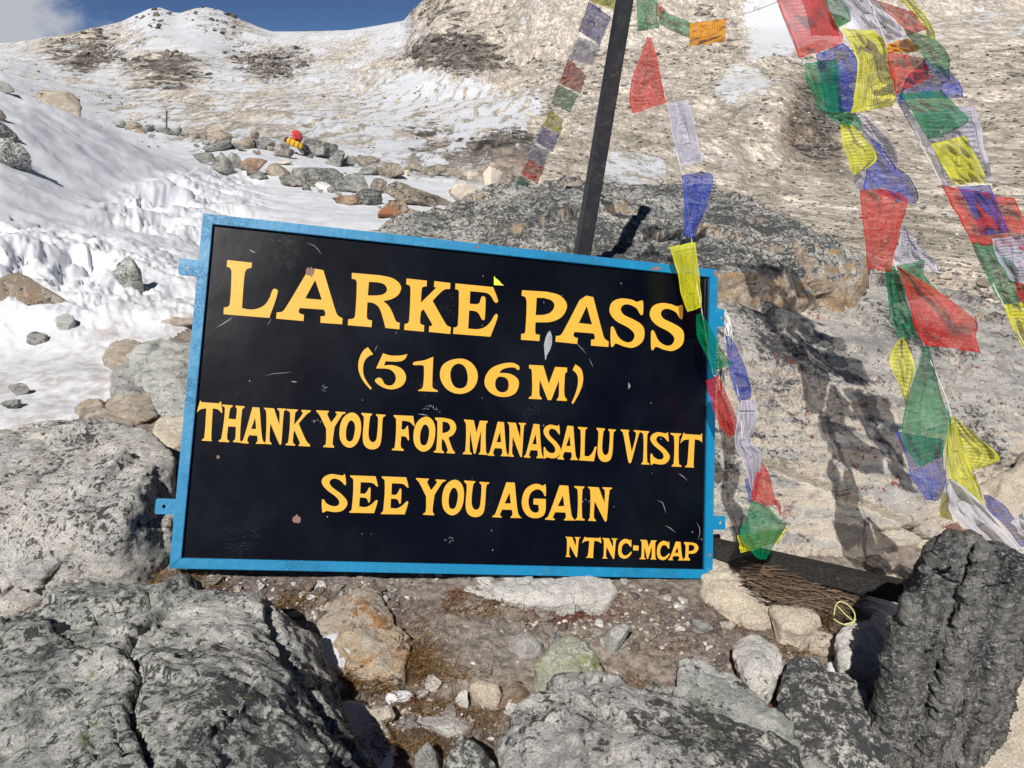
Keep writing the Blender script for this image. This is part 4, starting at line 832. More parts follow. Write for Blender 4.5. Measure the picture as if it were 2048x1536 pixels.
rock('boulder', 'huge flat topped grey speckled boulder behind the sign and the black pole', 'boulder',
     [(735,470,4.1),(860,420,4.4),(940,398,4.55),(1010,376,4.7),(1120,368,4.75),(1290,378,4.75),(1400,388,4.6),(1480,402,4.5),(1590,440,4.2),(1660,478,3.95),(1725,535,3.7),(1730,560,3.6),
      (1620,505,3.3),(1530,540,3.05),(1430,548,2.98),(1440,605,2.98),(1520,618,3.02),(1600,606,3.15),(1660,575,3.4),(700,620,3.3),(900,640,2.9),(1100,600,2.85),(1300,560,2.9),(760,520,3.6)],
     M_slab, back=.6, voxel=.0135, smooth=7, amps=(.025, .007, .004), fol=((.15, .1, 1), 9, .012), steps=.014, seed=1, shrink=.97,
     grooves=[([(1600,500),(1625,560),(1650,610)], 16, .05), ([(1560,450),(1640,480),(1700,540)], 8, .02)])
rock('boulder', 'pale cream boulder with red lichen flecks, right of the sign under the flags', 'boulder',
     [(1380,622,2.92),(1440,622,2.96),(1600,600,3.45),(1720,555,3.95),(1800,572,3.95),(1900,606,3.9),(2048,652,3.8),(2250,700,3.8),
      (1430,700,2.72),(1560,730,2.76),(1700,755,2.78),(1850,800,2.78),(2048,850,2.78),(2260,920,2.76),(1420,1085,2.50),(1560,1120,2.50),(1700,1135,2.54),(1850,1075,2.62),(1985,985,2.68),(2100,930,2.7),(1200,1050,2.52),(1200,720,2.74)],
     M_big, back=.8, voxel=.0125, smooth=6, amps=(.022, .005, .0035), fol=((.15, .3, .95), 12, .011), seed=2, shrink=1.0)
rock('boulder', 'grey shaded boulder at the right edge behind the standing dark slab', 'boulder',
     [(1700,1150,2.72),(1850,1085,2.66),(1990,1000,2.55),(2040,920,2.6),(2150,860,2.6),(2350,850,2.6),(2350,1300,2.3),(2048,1260,2.3),(1850,1170,2.55)],
     M_cream, back=.5, voxel=.016, smooth=6, amps=(.03, .018, .006), seed=3)
rock('boulder', 'white and black speckled boulder left of the sign', 'boulder',
     [(-220,900,2.45),(-60,890,2.5),(60,868,2.55),(200,848,2.52),(290,866,2.44),(345,905,2.30),(348,980,2.20),(338,1060,2.12),(332,1140,2.08),(250,1160,1.98),(235,1130,1.93),(240,1040,1.92),(285,950,2.08),(-40,960,2.15),(100,930,2.22),
      (120,1188,1.96),(60,1195,1.94),(-160,1220,1.88),(-150,1010,2.0),(80,1050,1.96)],
     M_left, back=.35, voxel=.0095, smooth=6, amps=(.022, .005, .0035), fol=((.3, .2, 1), 8, .006), seed=4, shrink=.95)
rock('boulder', 'large grey green lichen covered boulder with a deep crack in the lower left corner', 'boulder',
     [(-160,1330,1.5),(-20,1262,1.66),(60,1222,1.74),(160,1200,1.77),(300,1186,1.78),(430,1180,1.79),(520,1196,1.79),(548,1225,1.76),(585,1330,1.62),(640,1440,1.50),(700,1536,1.38),(760,1650,1.3),
      (590,1250,1.84),(650,1370,1.76),(720,1470,1.66),(790,1560,1.58),(860,1680,1.5),(-200,1750,1.0),(100,1720,1.0),(400,1700,1.03),(620,1700,1.12),(200,1400,1.3),(420,1400,1.32),(300,1536,1.15),(560,1500,1.27)],
     M_bl, back=.1, voxel=.0078, smooth=5, amps=(.014, .005, .004), fol=((.7, .5, .5), 10, .005), seed=5, shrink=.95, sink=.1, steps=.006,
     grooves=[([(340,1215),(300,1245),(285,1262),(262,1290),(255,1330),(285,1350),(265,1400),(262,1440),(285,1480),(300,1536),(320,1600)], 11, .04), ([(285,1262),(330,1250),(345,1246)], 6, .02), ([(380,1290),(390,1340),(405,1400)], 5, .012),
              ([(530,1225),(570,1320),(640,1440),(720,1560)], 14, .03), ([(170,1440),(190,1500),(200,1560)], 8, .015), ([(225,1430),(235,1490),(255,1540)], 6, .015)])
rock('rock', 'orange and yellow lichened slab lying between the lower left boulder and the sign', 'rock',
     [(612,1246,1.98),(655,1210,2.03),(700,1176,2.08),(735,1170,2.09),(758,1200,2.04),(790,1258,1.95),(820,1290,1.90),(802,1352,1.82),(755,1345,1.82),(700,1338,1.83),(655,1300,1.88),(720,1250,1.90)],
     M_or, back=.12, voxel=.0065, smooth=5, amps=(.01, .008, .003), freqs=(5, 16, 50), seed=6)
rock('rock', 'flat white rock with black spots under the bottom rail of the sign', 'rock',
     [(902,1168,2.16),(930,1186,2.1),(962,1200,2.07),(1100,1206,2.08),(1215,1198,2.12),(1236,1180,2.16),(1222,1160,2.2),(1150,1150,2.22),(1000,1148,2.2),(1060,1175,2.11)],
     M_white, back=.1, voxel=.0065, smooth=4, amps=(.008, .006, .003), freqs=(5, 18, 55), seed=7)
rock('rock', 'upright pointed rock crusted with yellow green lichen, in front of the sign', 'rock',
     [(1076,1400,1.72),(1082,1340,1.72),(1105,1290,1.74),(1138,1270,1.76),(1165,1288,1.76),(1192,1320,1.74),(1216,1362,1.72),(1205,1420,1.68),(1140,1430,1.66),(1140,1340,1.69)],
     M_lich, back=.12, voxel=.006, smooth=4, amps=(.01, .009, .003), freqs=(6, 18, 55), seed=8)
rock('rock', 'big white and black mottled rock at the bottom centre of the photo', 'rock',
     [(1008,1490,1.45),(1016,1436,1.50),(1048,1402,1.54),(1110,1388,1.56),(1180,1364,1.58),(1250,1376,1.56),(1350,1400,1.54),(1450,1430,1.51),(1560,1480,1.45),(1640,1550,1.38),(1730,1700,1.25),(1000,1700,1.2),(1170,1450,1.42),(1300,1500,1.3),(1200,1600,1.22),(1450,1650,1.2)],
     M_bc, back=.1, voxel=.0068, smooth=4, amps=(.010, .005, .0035), freqs=(4, 13, 45), fol=((.6, .1, .7), 8, .005), seed=9, sink=.05,
     grooves=[([(1180,1370),(1190,1420),(1165,1470),(1180,1540)], 6, .012)])
rock('rock', 'long grey green schist rock beside the mottled rock in the foreground', 'rock',
     [(1352,1350,1.74),(1360,1322,1.77),(1390,1314,1.79),(1470,1350,1.76),(1545,1412,1.69),(1600,1480,1.6),(1650,1560,1.5),(1690,1680,1.38),(1500,1620,1.42),(1400,1480,1.56),(1352,1440,1.62)],
     M_gg, back=.12, voxel=.0068, smooth=4, amps=(.008, .004, .003), freqs=(5, 14, 48), fol=((.7, .2, .6), 10, .004), seed=10, sink=.05)
rock('rock', 'black and cream lichened rock between the grey green schist and the standing dark slab', 'rock',
     [(1560,1400,1.74),(1568,1350,1.78),(1580,1316,1.82),(1612,1310,1.84),(1660,1335,1.82),(1720,1380,1.77),(1765,1412,1.73),(1788,1455,1.68),(1784,1500,1.62),(1760,1580,1.52),(1700,1680,1.42),(1640,1620,1.44),(1600,1480,1.6),(1680,1440,1.64)],
     M_bc, back=.12, voxel=.0068, smooth=4, amps=(.008, .004, .003), freqs=(5, 14, 48), seed=11, sink=.05)
def plate(x, y, w, d, lean=-.25, yb=1740, notch=0.0):
    def dz_(yy): return d * (.94 - .342 * (y - CY) / FPX) / (.94 - .342 * (yy - CY) / FPX)
    ym = y + .45 * (yb - y)
    out = [(x - w * .35, y + 12, d), (x + w * .1, y - 4, d + .004), (x + w * .5, y + 10 + notch, d + .012), (x - w * .5, y + 34, d + .006)]
    for yy, k in ((ym, 1.15), (yb, 1.25)):
        xx = x + lean * (yy - y); dd_ = dz_(yy)
        out += [(xx - w * .5 * k, yy, dd_ + .012), (xx, yy, dd_ - .012), (xx + w * .5 * k, yy, dd_ + .014)]
    return out
PL = [(1836,1188,44,1.545),(1858,1128,36,1.515),(1884,1094,34,1.53),(1908,1080,34,1.50),(1938,1078,36,1.52),(1962,1094,30,1.485),(1988,1104,34,1.515),(2012,1116,34,1.545),(2036,1124,30,1.52),(2056,1146,34,1.56)]
rock('rock', 'tall dark slab of glittering layered schist standing upright at the right', 'rock', plate(*PL[0]), M_slate, extra=[plate(*q) for q in PL[1:]],
     back=.13, voxel=.0052, smooth=1, amps=(.006, .007, .0055), freqs=(5, 20, 62), fol=((1, .2, .24), 52, .009), seed=12, facet=((.14, .12), (.06, .12)), shrink=.97)
rock('rock', 'pale sunlit rock in the lower right corner behind the dark slab', 'rock',
     [(1900,1600,1.74),(1940,1480,1.80),(1990,1330,1.88),(2050,1225,1.95),(2160,1180,1.95),(2350,1200,1.9),(2400,1700,1.5),(1900,1700,1.62)],
     M_cream, back=.2, voxel=.011, smooth=5, amps=(.02, .01, .004), seed=13)
rock('rock', 'angular white rock left of the dark slab, above the black and cream rock', 'rock',
     [(1674,1270,1.97),(1700,1245,2.0),(1740,1248,2.0),(1762,1268,1.97),(1758,1335,1.9),(1742,1352,1.88),(1700,1342,1.88),(1680,1312,1.9),(1720,1295,1.9)],
     M_white, back=.1, voxel=.006, smooth=3, amps=(.008, .007, .003), freqs=(6, 18, 55), seed=14)
rock('rock', 'cream rock with grey spots tucked against the lower right corner of the sign', 'rock',
     [(1405,1120,2.33),(1420,1112,2.34),(1462,1132,2.30),(1500,1170,2.24),(1542,1208,2.16),(1538,1245,2.09),(1500,1240,2.10),(1440,1215,2.15),(1402,1185,2.21),(1460,1180,2.18)],
     M_cream, back=.1, voxel=.0065, smooth=5, amps=(.01, .006, .003), freqs=(6, 18, 55), seed=15)
rock('rock', 'smooth cream stone below the pile of dry twigs', 'rock',
     [(1540,1215,2.1),(1580,1202,2.12),(1625,1215,2.1),(1636,1240,2.06),(1605,1262,2.02),(1565,1252,2.03),(1590,1232,2.04)],
     M_cream, back=.08, voxel=.0055, smooth=6, amps=(.006, .004, .002), freqs=(6, 18, 55), seed=16)
rock('rock', 'rounded white and grey rock in front of the cream stone', 'rock',
     [(1462,1296,1.92),(1485,1280,1.95),(1515,1278,1.95),(1548,1298,1.92),(1567,1338,1.87),(1545,1374,1.83),(1515,1374,1.82),(1490,1340,1.84),(1515,1320,1.84)],
     M_white, back=.09, voxel=.0055, smooth=4, amps=(.008, .006, .003), freqs=(6, 18, 55), seed=17)
rock('rock', 'pale squared rock standing beside the left rail of the sign', 'rock',
     [(252,712,3.25),(275,695,3.3),(330,688,3.35),(400,694,3.35),(405,860,2.85),(340,842,2.88),(305,815,2.92),(285,765,3.02),(345,730,3.1)],
     M_gg, back=.3, voxel=.010, smooth=4, amps=(.015, .01, .004), seed=18)
rock('rock', 'low cream rock under the pale squared rock left of the sign', 'rock',
     [(305,868,2.75),(320,840,2.85),(400,835,2.85),(400,930,2.6),(350,905,2.62)], M_cream, back=.2, voxel=.010, smooth=4, amps=(.012, .008, .003), seed=19)
rock('rock', 'tan rounded rock behind the speckled left boulder', 'rock',
     [(138,868,2.8),(165,842,2.88),(205,822,2.95),(245,828,2.92),(268,850,2.82),(240,880,2.7),(170,885,2.7)], M_tan, back=.2, voxel=.009, smooth=5, amps=(.012, .008, .003), seed=20)
rock('rock', 'grey brown wedge rock left of the pale squared rock', 'rock',
     [(226,775,3.12),(235,740,3.25),(262,722,3.3),(290,740,3.2),(290,790,3.0),(250,795,3.0)], M_grey, back=.2, voxel=.009, smooth=4, amps=(.012, .008, .003), seed=21)
rock('rock', 'brown weathered rock in the hollow below the grey brown wedge rock', 'rock',
     [(215,810,3.0),(245,785,3.05),(300,780,3.05),(318,835,2.85),(290,845,2.8),(240,835,2.85)], M_tan, back=.2, voxel=.009, smooth=5, amps=(.012, .008, .003), seed=22)
rock('rock', 'tan rock half sunk in the snow above the pale squared rock', 'rock',
     [(208,712,3.5),(222,690,3.6),(258,682,3.62),(290,695,3.5),(275,725,3.35),(225,728,3.38)], M_tan, back=.2, voxel=.009, smooth=5, amps=(.012, .008, .003), seed=23)
finish_rocks()

# ------------------------------------------------------------------ pole and beam
MPO = N('black_painted_steel'); s = MPO; co = s.coords()
pn = s.noise(co, 30, 8, .7, .4); pw = s.noise(co, 90, 6, .75)
pc = s.mix(s.step(pn, .45, .75), (.018, .019, .022), (.05, .052, .056))
pc = s.mix(s.step(pw, .68, .72), pc, (.22, .20, .18)); pc = s.mix(s.math('MULTIPLY', s.step(s.noise(co, 5, 5), .62, .7), s.step(pw, .55, .62)), pc, (.14, .12, .08))
s.principled(pc, .42, s.bump(s.math('ADD', pn, pw), .002, .7), .5)
MWOOD = N('black_stained_timber'); s = MWOOD; co = s.coords()
wv = s.mapping(co, rot=(0, 0, -.12), scale=(2, 22, 22)); wg = s.noise(wv, 9, 8, .7, .5); wk = s.noise(co, 40, 6, .7)
wc = s.mix(s.step(wg, .4, .7), (.012, .012, .013), (.05, .045, .04)); wc = s.mix(s.step(wk, .68, .71), wc, (.2, .18, .16))
s.principled(wc, .6, s.bump(wg, .004, .9), .35)
def bar(name, a, b, w, h, mat, up=(0, 0, 1), bev=.003, parent=None, hole=False):
    a = np.array(a, float); b = np.array(b, float); t = (b - a) / np.linalg.norm(b - a); sd = np.cross(t, np.array(up, float)); sd /= np.linalg.norm(sd); u2 = np.cross(sd, t)
    o0 = np.array(parent.location) if parent is not None else a
    bm = bmesh.new(); L = np.linalg.norm(b - a); n = max(2, int(L / .25)); ring = []
    for k in range(n + 1):
        c = a + t * L * k / n - o0
        ring.append([bm.verts.new(c + sd * sx * w / 2 + u2 * sy * h / 2) for sx, sy in ((-1, -1), (1, -1), (1, 1), (-1, 1))])
    for k in range(n):
        for i in range(4): bm.faces.new([ring[k][i], ring[k][(i + 1) % 4], ring[k + 1][(i + 1) % 4], ring[k + 1][i]])
    bm.faces.new(ring[0][::-1]); bm.faces.new(ring[-1])
    bmesh.ops.recalc_face_normals(bm, faces=bm.faces)
    es = [e for e in bm.edges if abs(abs((e.verts[1].co - e.verts[0].co).normalized().dot(Vector(t))) - 1) < .01 or (len(e.link_faces) == 2 and e.calc_face_angle(0) > 1)]
    if bev: bmesh.ops.bevel(bm, geom=es, offset=bev, segments=2, affect='EDGES')
    m = bpy.data.meshes.new(name); bm.to_mesh(m); bm.free(); m.materials.append(mat)
    o = link(name, m, parent); 
    if parent is None: o.location = a
    return o
ptop = P(1281, -190, 2.62); pbot = P(1092, 940, 2.78)
pole = bar('leaning_pole', pbot, ptop, .050, .050, MPO.m, up=(.25, -1, .1), bev=.004)
tag(pole, 'tall black square steel pole leaning behind the sign, prayer flag strings tied to it', 'pole')
beam = bar('fallen_beam', P(1130, 1028, 2.62), P(1905, 1206, 1.98), .046, .054, MWOOD.m, up=(0, .25, 1), bev=.003)
tag(beam, 'black timber beam lying on the ground from behind the sign to the dark slab', 'beam')

# ------------------------------------------------------------------ prayer flags
def cloth_mat(name, colr, alpha=.30, ink=(.02, .02, .03), inkamt=.7, weave=1.0):
    s = N(name)
    uv = s.n('UVMap').outputs[0]; sep = s.n('SeparateXYZ', {0: uv}); u, v = sep.outputs[0], sep.outputs[1]
    oi = s.n('ObjectInfo').outputs['Random']
    off = s.n('CombineXYZ', {0: s.math('MULTIPLY', oi, 50.0), 1: s.math('MULTIPLY', oi, 23.0), 2: 0.0}).outputs[0]
    uo = s.n('VectorMath', {0: uv, 1: off}, operation='ADD').outputs[0]
    # block of printed lines, a frame round it and a picture box in the middle
    lines = s.step(s.math('SINE', s.math('MULTIPLY', v, 2 * math.pi * 17.0)), -.1, .35)
    chars = s.step(s.noise(s.mapping(uo, scale=(95, 38, 1)), 1.0, 4, .7), .43, .52)
    def band(x, a, b, e=.004): return s.math('MULTIPLY', s.step(x, a, a + e), s.step(x, b, b - e))
    inb = s.math('MULTIPLY', band(u, .12, .9), band(v, .1, .9))
    box = s.math('MULTIPLY', band(u, .38, .66), band(v, .36, .64))
    boxo = s.math('MULTIPLY', band(u, .365, .675), band(v, .345, .655))
    fro = s.math('SUBTRACT', s.math('MULTIPLY', band(u, .095, .925), band(v, .075, .925)), s.math('MULTIPLY', band(u, .107, .913), band(v, .088, .912)), True)
    bfr = s.math('SUBTRACT', boxo, box, True)
    fig = s.math('MULTIPLY', box, s.step(s.noise(s.mapping(uo, scale=(16, 16, 1)), 1.0, 6, .7, .6), .52, .57))
    txt = s.math('MULTIPLY', s.math('MULTIPLY', lines, chars), s.math('SUBTRACT', inb, boxo, True))
    ik = s.math('MAXIMUM', s.math('MAXIMUM', txt, fro), s.math('MAXIMUM', s.math('MULTIPLY', fig, .8), bfr))
    ik = s.math('MULTIPLY', ik, inkamt)
    fade = s.noise(s.mapping(uo, scale=(2.2, 2.2, 1)), 1.0, 5, .6)
    c = s.mix(s.step(fade, .35, .7), tuple(np.array(colr) * .82), tuple(np.clip(np.array(colr) * 1.12, 0, 1)))
    c = s.mix(ik, c, ink)
    dif = s.n('BsdfDiffuse', {'Color': c, 'Roughness': .1}); trl = s.n('BsdfTranslucent', {'Color': c})
    sh = s.n('MixShader', {0: .40, 1: dif, 2: trl})
    tr = s.n('BsdfTransparent', {'Color': (1, 1, 1)})
    hem = s.math('MAXIMUM', s.step(u, .025, .015), s.math('MAXIMUM', s.step(u, .975, .985), s.math('MAXIMUM', s.step(v, .025, .015), s.step(v, .975, .985))))
    th = s.noise(s.mapping(uo, scale=(150, 3, 1)), 1.0, 2); tv = s.noise(s.mapping(uo, scale=(3, 150, 1)), 1.0, 2)
    wv = s.math('MULTIPLY', s.math('SUBTRACT', s.math('ADD', th, tv), 1.0), .55)
    a = s.math('ADD', s.math('ADD', wv, alpha + .13), s.math('MULTIPLY', s.math('SUBTRACT', fade, .5), .25))
    a = s.math('MULTIPLY', a, s.math('SUBTRACT', 1.0, s.math('MULTIPLY', hem, .85)))
    a = s.math('MULTIPLY', a, s.math('SUBTRACT', 1.0, s.math('MULTIPLY', ik, .8)), True)
    s.t.links.new(s.n('MixShader', {0: a, 1: sh, 2: tr}).outputs[0], s.out.inputs[0])
    return s.m
CL = {
 'r': (cloth_mat('red_gauze', (.72, .03, .022), .20, inkamt=.35), 'red'),
 'g': (cloth_mat('green_gauze', (.0, .30, .12), .22, inkamt=.35), 'green'),
 'b': (cloth_mat('blue_gauze', (.04, .09, .58), .24, inkamt=.35), 'blue'),
 'w': (cloth_mat('white_gauze', (.74, .73, .92), .22, inkamt=.75), 'white'),
 'W': (cloth_mat('bright_white_cloth', (.84, .84, .90), .06, inkamt=.55), 'white'),
 'y': (cloth_mat('yellow_gauze', (.88, .86, .04), .15, inkamt=.6), 'yellow'),
 'o': (cloth_mat('orange_cloth', (.98, .42, .012), .03, ink=(.45, .10, .0), inkamt=.75), 'orange'),
}
MCO = N('white_cord'); s = MCO; s.principled((.75, .74, .72), .8, s.bump(s.noise(s.coords(), 400, 3), .001, 1), .2)
def catmull(A, n):
    A = np.asarray(A, float)
    if len(A) == 2: return A[0] + (A[1] - A[0]) * np.linspace(0, 1, n)[:, None]
    t = np.linspace(0, len(A) - 1, n); out = []
    for q in t:
        i = min(int(q), len(A) - 2); f = q - i
        p0, p1, p2, p3 = A[max(i - 1, 0)], A[i], A[i + 1], A[min(i + 2, len(A) - 1)]
        out.append(.5 * (2 * p1 + (p2 - p0) * f + (2 * p0 - 5 * p1 + 4 * p2 - p3) * f * f + (3 * p1 - p0 - 3 * p2 + p3) * f ** 3))
    return np.array(out)
FSEED = [0]
def flag(parent, c, rows, d, amp=.014, folds=2.2, rot=False, frayed=False, flip=False):
    amp = amp * .78
    """rows: (x left, y left, x right, y right) down the flag; d: depth at top and bottom"""
    FSEED[0] += 1; r = np.random.default_rng(FSEED[0] * 13 + 5)
    R = np.array(rows, float); nv, nu = 40, 30
    L = catmull(R[:, :2], nv); Q = catmull(R[:, 2:], nv)
    u = np.linspace(0, 1, nu)[None, :]; v = np.linspace(0, 1, nv)[:, None]
    X = L[:, :1] * (1 - u) + Q[:, :1] * u; Y = L[:, 1:] * (1 - u) + Q[:, 1:] * u
    d0, d1 = (d if isinstance(d, tuple) else (d, d)); D = d0 + (d1 - d0) * v + 0 * u
    ph = r.uniform(0, 6.28, 5); k = r.uniform(.8, 1.3, 3)
    wid = np.hypot(Q[:, 0] - L[:, 0], Q[:, 1] - L[:, 1]).mean() / 100.0
    pin = .25 + .75 * np.sin(np.clip(u * 1.35 + .05, 0, 1) * math.pi / 2)
    D = D + amp * pin * (np.sin(folds * k[0] * 2 * math.pi * (u + .35 * v) + ph[0]) * .6 + np.sin(folds * 1.9 * k[1] * 2 * math.pi * (u * .7 - .5 * v) + ph[1]) * .3 + np.sin(2 * math.pi * (v * k[2] * 1.4 + .3 * u) + ph[2]) * .5)
    nz_ = perlin(np.stack([(u * 4 + 0 * v).ravel(), (v * 4 + 0 * u).ravel(), np.full(nu * nv, FSEED[0] * 3.3)], 1)).reshape(nv, nu)
    n2 = perlin(np.stack([(u * 9 + v * 3).ravel(), (v * 5 + 0 * u).ravel(), np.full(nu * nv, FSEED[0] * 7.3)], 1)).reshape(nv, nu)
    D = D + amp * (.9 * nz_ + .45 * n2)
    wob = 3.2 * wid
    X = X + wob * perlin(np.stack([(u * 5 + 0 * v).ravel(), (v * 5 + 0 * u).ravel(), np.full(nu * nv, FSEED[0] * 1.7)], 1)).reshape(nv, nu)
    Y = Y + wob * perlin(np.stack([(u * 5 + 0 * v).ravel(), (v * 5 + 0 * u).ravel(), np.full(nu * nv, FSEED[0] * 1.7 + 50)], 1)).reshape(nv, nu)
    V = P(X, Y, D).reshape(-1, 3)
    uu, vv = (u + 0 * v), (v + 0 * u)
    uv = np.stack([(vv if rot else uu).ravel(), (uu if rot else 1 - vv).ravel()], 1)
    m = mesh_np('prayer_flag', V - np.array(parent.location), grid_faces(nu, nv), True, [CL[c][0]], uv=uv)
    o = link('prayer_flag', m, parent); o['label'] = CL[c][1] + ' prayer flag'
    return o
def tube(name, pts, rad, mat, parent=None, seg=6):
    pts = np.asarray(pts, float); n = len(pts); T = np.gradient(pts, axis=0); T /= np.linalg.norm(T, axis=1)[:, None] + 1e-12
    ref = np.array([.3, .9, .25]); A = np.cross(T, ref); A /= np.linalg.norm(A, axis=1)[:, None] + 1e-12; B = np.cross(T, A)
    th = np.linspace(0, 2 * math.pi, seg, endpoint=False)
    rad = np.broadcast_to(rad, (n,))
    V = (pts[:, None] + rad[:, None, None] * (A[:, None] * np.cos(th)[None, :, None] + B[:, None] * np.sin(th)[None, :, None])).reshape(-1, 3)
    F = []
    for i in range(n - 1):
        for k in range(seg): F.append([i * seg + k, i * seg + (k + 1) % seg, (i + 1) * seg + (k + 1) % seg, (i + 1) * seg + k])
    o0 = np.array(parent.location) if parent is not None else pts[0]
    o = link(name, mesh_np(name, V - o0, F, True, [mat]), parent, None if parent is not None else Vector(o0))
    return o
def cord(parent, px, rad=.0009):
    A = catmull(np.array(px, float), 12 * len(px)); return tube('cord', P(A[:, 0], A[:, 1], A[:, 2] + .018), rad * .75, MCO.m, parent)
GRP = 'strings of prayer flags'
def string(label, at):
    e = empty('prayer_flag_string', P(*at)); tag(e, label, 'prayer flags', GRP); return e
def quad(a, b, c, d): return [(a[0], a[1], b[0], b[1]), (d[0], d[1], c[0], c[1])]

s1 = string('prayer flag string running from the pole down to the left end of the flat boulder', (1040, 370, 4.55))
dd = lambda y: 2.62 + (4.5 - 2.62) * max(0, (y + 60) / 430.0) ** 1.05
cord(s1, [(1212, -90, dd(-60)), (1178, 4, dd(4)), (1137, 117, dd(117)), (1098, 215, dd(215)), (1068, 285, dd(285)), (1040, 350, dd(350)), (1032, 372, 4.52)], .0012)
for c, q in (('y', [(1187,-38),(1238,-14),(1228,20),(1178,2)]), ('b', [(1179,4),(1222,35),(1200,89),(1158,62)]), ('w', [(1156,73),(1201,91),(1185,132),(1138,117)]),
             ('r', [(1137,118),(1173,151),(1160,186),(1118,166)]), ('g', [(1117,170),(1157,190),(1139,224),(1102,206)]), ('y', [(1099,219),(1127,239),(1121,269),(1086,251)]),
             ('b', [(1085,253),(1119,268),(1105,304),(1071,282)]), ('w', [(1066,287),(1098,304),(1088,334),(1055,316)]), ('r', [(1058,318),(1089,335),(1075,368),(1042,347)]), ('g', [(1040,352),(1062,362),(1055,374),(1031,370)])):
    ym = (q[0][1] + q[3][1]) / 2
    flag(s1, c, quad(*q), (dd(q[0][1]), dd(q[3][1])), amp=.012 * dd(ym) / 2.6, folds=1.0, rot=True)

s2 = string('prayer flag string hanging from the pole and crossing the top right corner of the sign', (1402, 620, 2.22))
cord(s2, [(1285, -60, 2.62), (1296, 66, 2.56), (1316, 150, 2.5), (1333, 205, 2.45), (1362, 340, 2.38), (1368, 350, 2.36), (1383, 478, 2.28), (1392, 560, 2.22), (1404, 624, 2.19), (1425, 742, 2.19), (1436, 760, 2.19), (1456, 868, 2.22)], .0015)
flag(s2, 'g', [(1272,-30,1318,-30),(1273,10,1314,18),(1275,62,1318,56)], 2.56, amp=.02, folds=1.5)
flag(s2, 'r', [(1294,74,1302,76),(1278,120,1316,122),(1259,182,1327,182),(1265,228,1335,204)], (2.55, 2.46), amp=.02, folds=1.2)
flag(s2, 'w', [(1333,205,1379,200),(1345,268,1392,262),(1360,332,1406,322)], (2.45, 2.40), amp=.012, folds=.8, rot=True)
flag(s2, 'b', [(1364,352,1396,345),(1364,356,1425,352),(1368,410,1414,408),(1367,472,1388,477)], (2.38, 2.30), amp=.016, folds=1.4, rot=True)
flag(s2, 'y', [(1339,494,1390,484),(1355,545,1397,535),(1362,590,1402,585),(1375,624,1403,614)], (2.27, 2.20), amp=.010, folds=1.0, rot=True)
flag(s2, 'g', [(1393,630,1404,626),(1394,672,1428,670),(1410,705,1448,706),(1426,741,1467,730)], (2.185, 2.17), amp=.015, folds=1.3)
flag(s2, 'r', [(1411,762,1436,752),(1424,810,1456,795),(1440,850,1474,838),(1458,876,1482,862)], (2.17, 2.20), amp=.014, folds=1.2)
s3 = string('prayer flag string of twisted cloth hanging just right of the sign', (1450, 622, 2.42))
for k in range(9):
    r = random.Random(k); x0 = 1446 + r.uniform(-4, 6)
    tube('frayed_thread', catmull(P([x0, 1452 + r.uniform(-7, 9), 1456 + r.uniform(-8, 12), 1460 + r.uniform(-8, 8)], [618 + r.uniform(0, 12), 640, 662, 682 + r.uniform(0, 30)], [2.40, 2.38, 2.36, 2.34]), 12), .0011, MCO.m, s3, 4)
cord(s3, [(1448, 618, 2.42), (1456, 672, 2.36), (1478, 800, 2.14), (1490, 915, 2.08), (1523, 990, 2.05), (1556, 1020, 2.02)], .0013)
flag(s3, 'b', [(1452,672,1460,672),(1456,730,1484,716),(1470,782,1500,770),(1478,803,1503,795)], (2.30, 2.14), amp=.016)
flag(s3, 'w', [(1478,800,1512,801),(1473,848,1513,845),(1470,885,1500,882),(1482,916,1515,896),(1496,955,1524,912),(1508,1002,1512,1000)], (2.14, 2.05), amp=.018, folds=1.8, rot=True)
flag(s3, 'r', [(1521,922,1525,926),(1510,958,1540,952),(1504,996,1549,992),(1528,1012,1556,1010)], (2.08, 2.02), amp=.014)
flag(s3, 'r', [(1545,1000,1556,999),(1552,1012,1561,1013),(1560,1030,1562,1031)], 2.02, amp=.005)
flag(s3, 'b', [(1489,958,1502,953),(1494,985,1506,985),(1498,1005,1508,1004)], 2.07, amp=.006)
flag(s3, 'y', [(1474,1071,1574,1056),(1482,1106,1560,1084)], 2.03, amp=.01)
flag(s3, 'g', [(1502,1003,1538,1012),(1493,1036,1560,1040),(1480,1066,1572,1052),(1500,1098,1550,1085),(1515,1118,1532,1119)], (2.02, 1.98), amp=.018, folds=1.8)
s4 = string('short flag string across the top with a flat orange flag, right of the pole', (1420, 40, 2.5))
cord(s4, [(1290, -30, 2.6), (1320, 18, 2.56), (1382, 44, 2.52), (1452, 36, 2.46), (1500, 24, 2.38), (1562, 0, 2.25), (1590, -20, 2.2)], .0016)
flag(s4, 'r', quad((1313,4), (1332,20), (1324,38), (1312,32)), 2.57, amp=.008)
flag(s4, 'g', [(1320,18,1318,46),(1350,32,1348,64),(1384,46,1379,76)], 2.535, amp=.014)
flag(s4, 'o', [(1380,46,1379,93),(1415,42,1412,88),(1453,36,1450,84)], 2.48, amp=.012, folds=.6, rot=False)

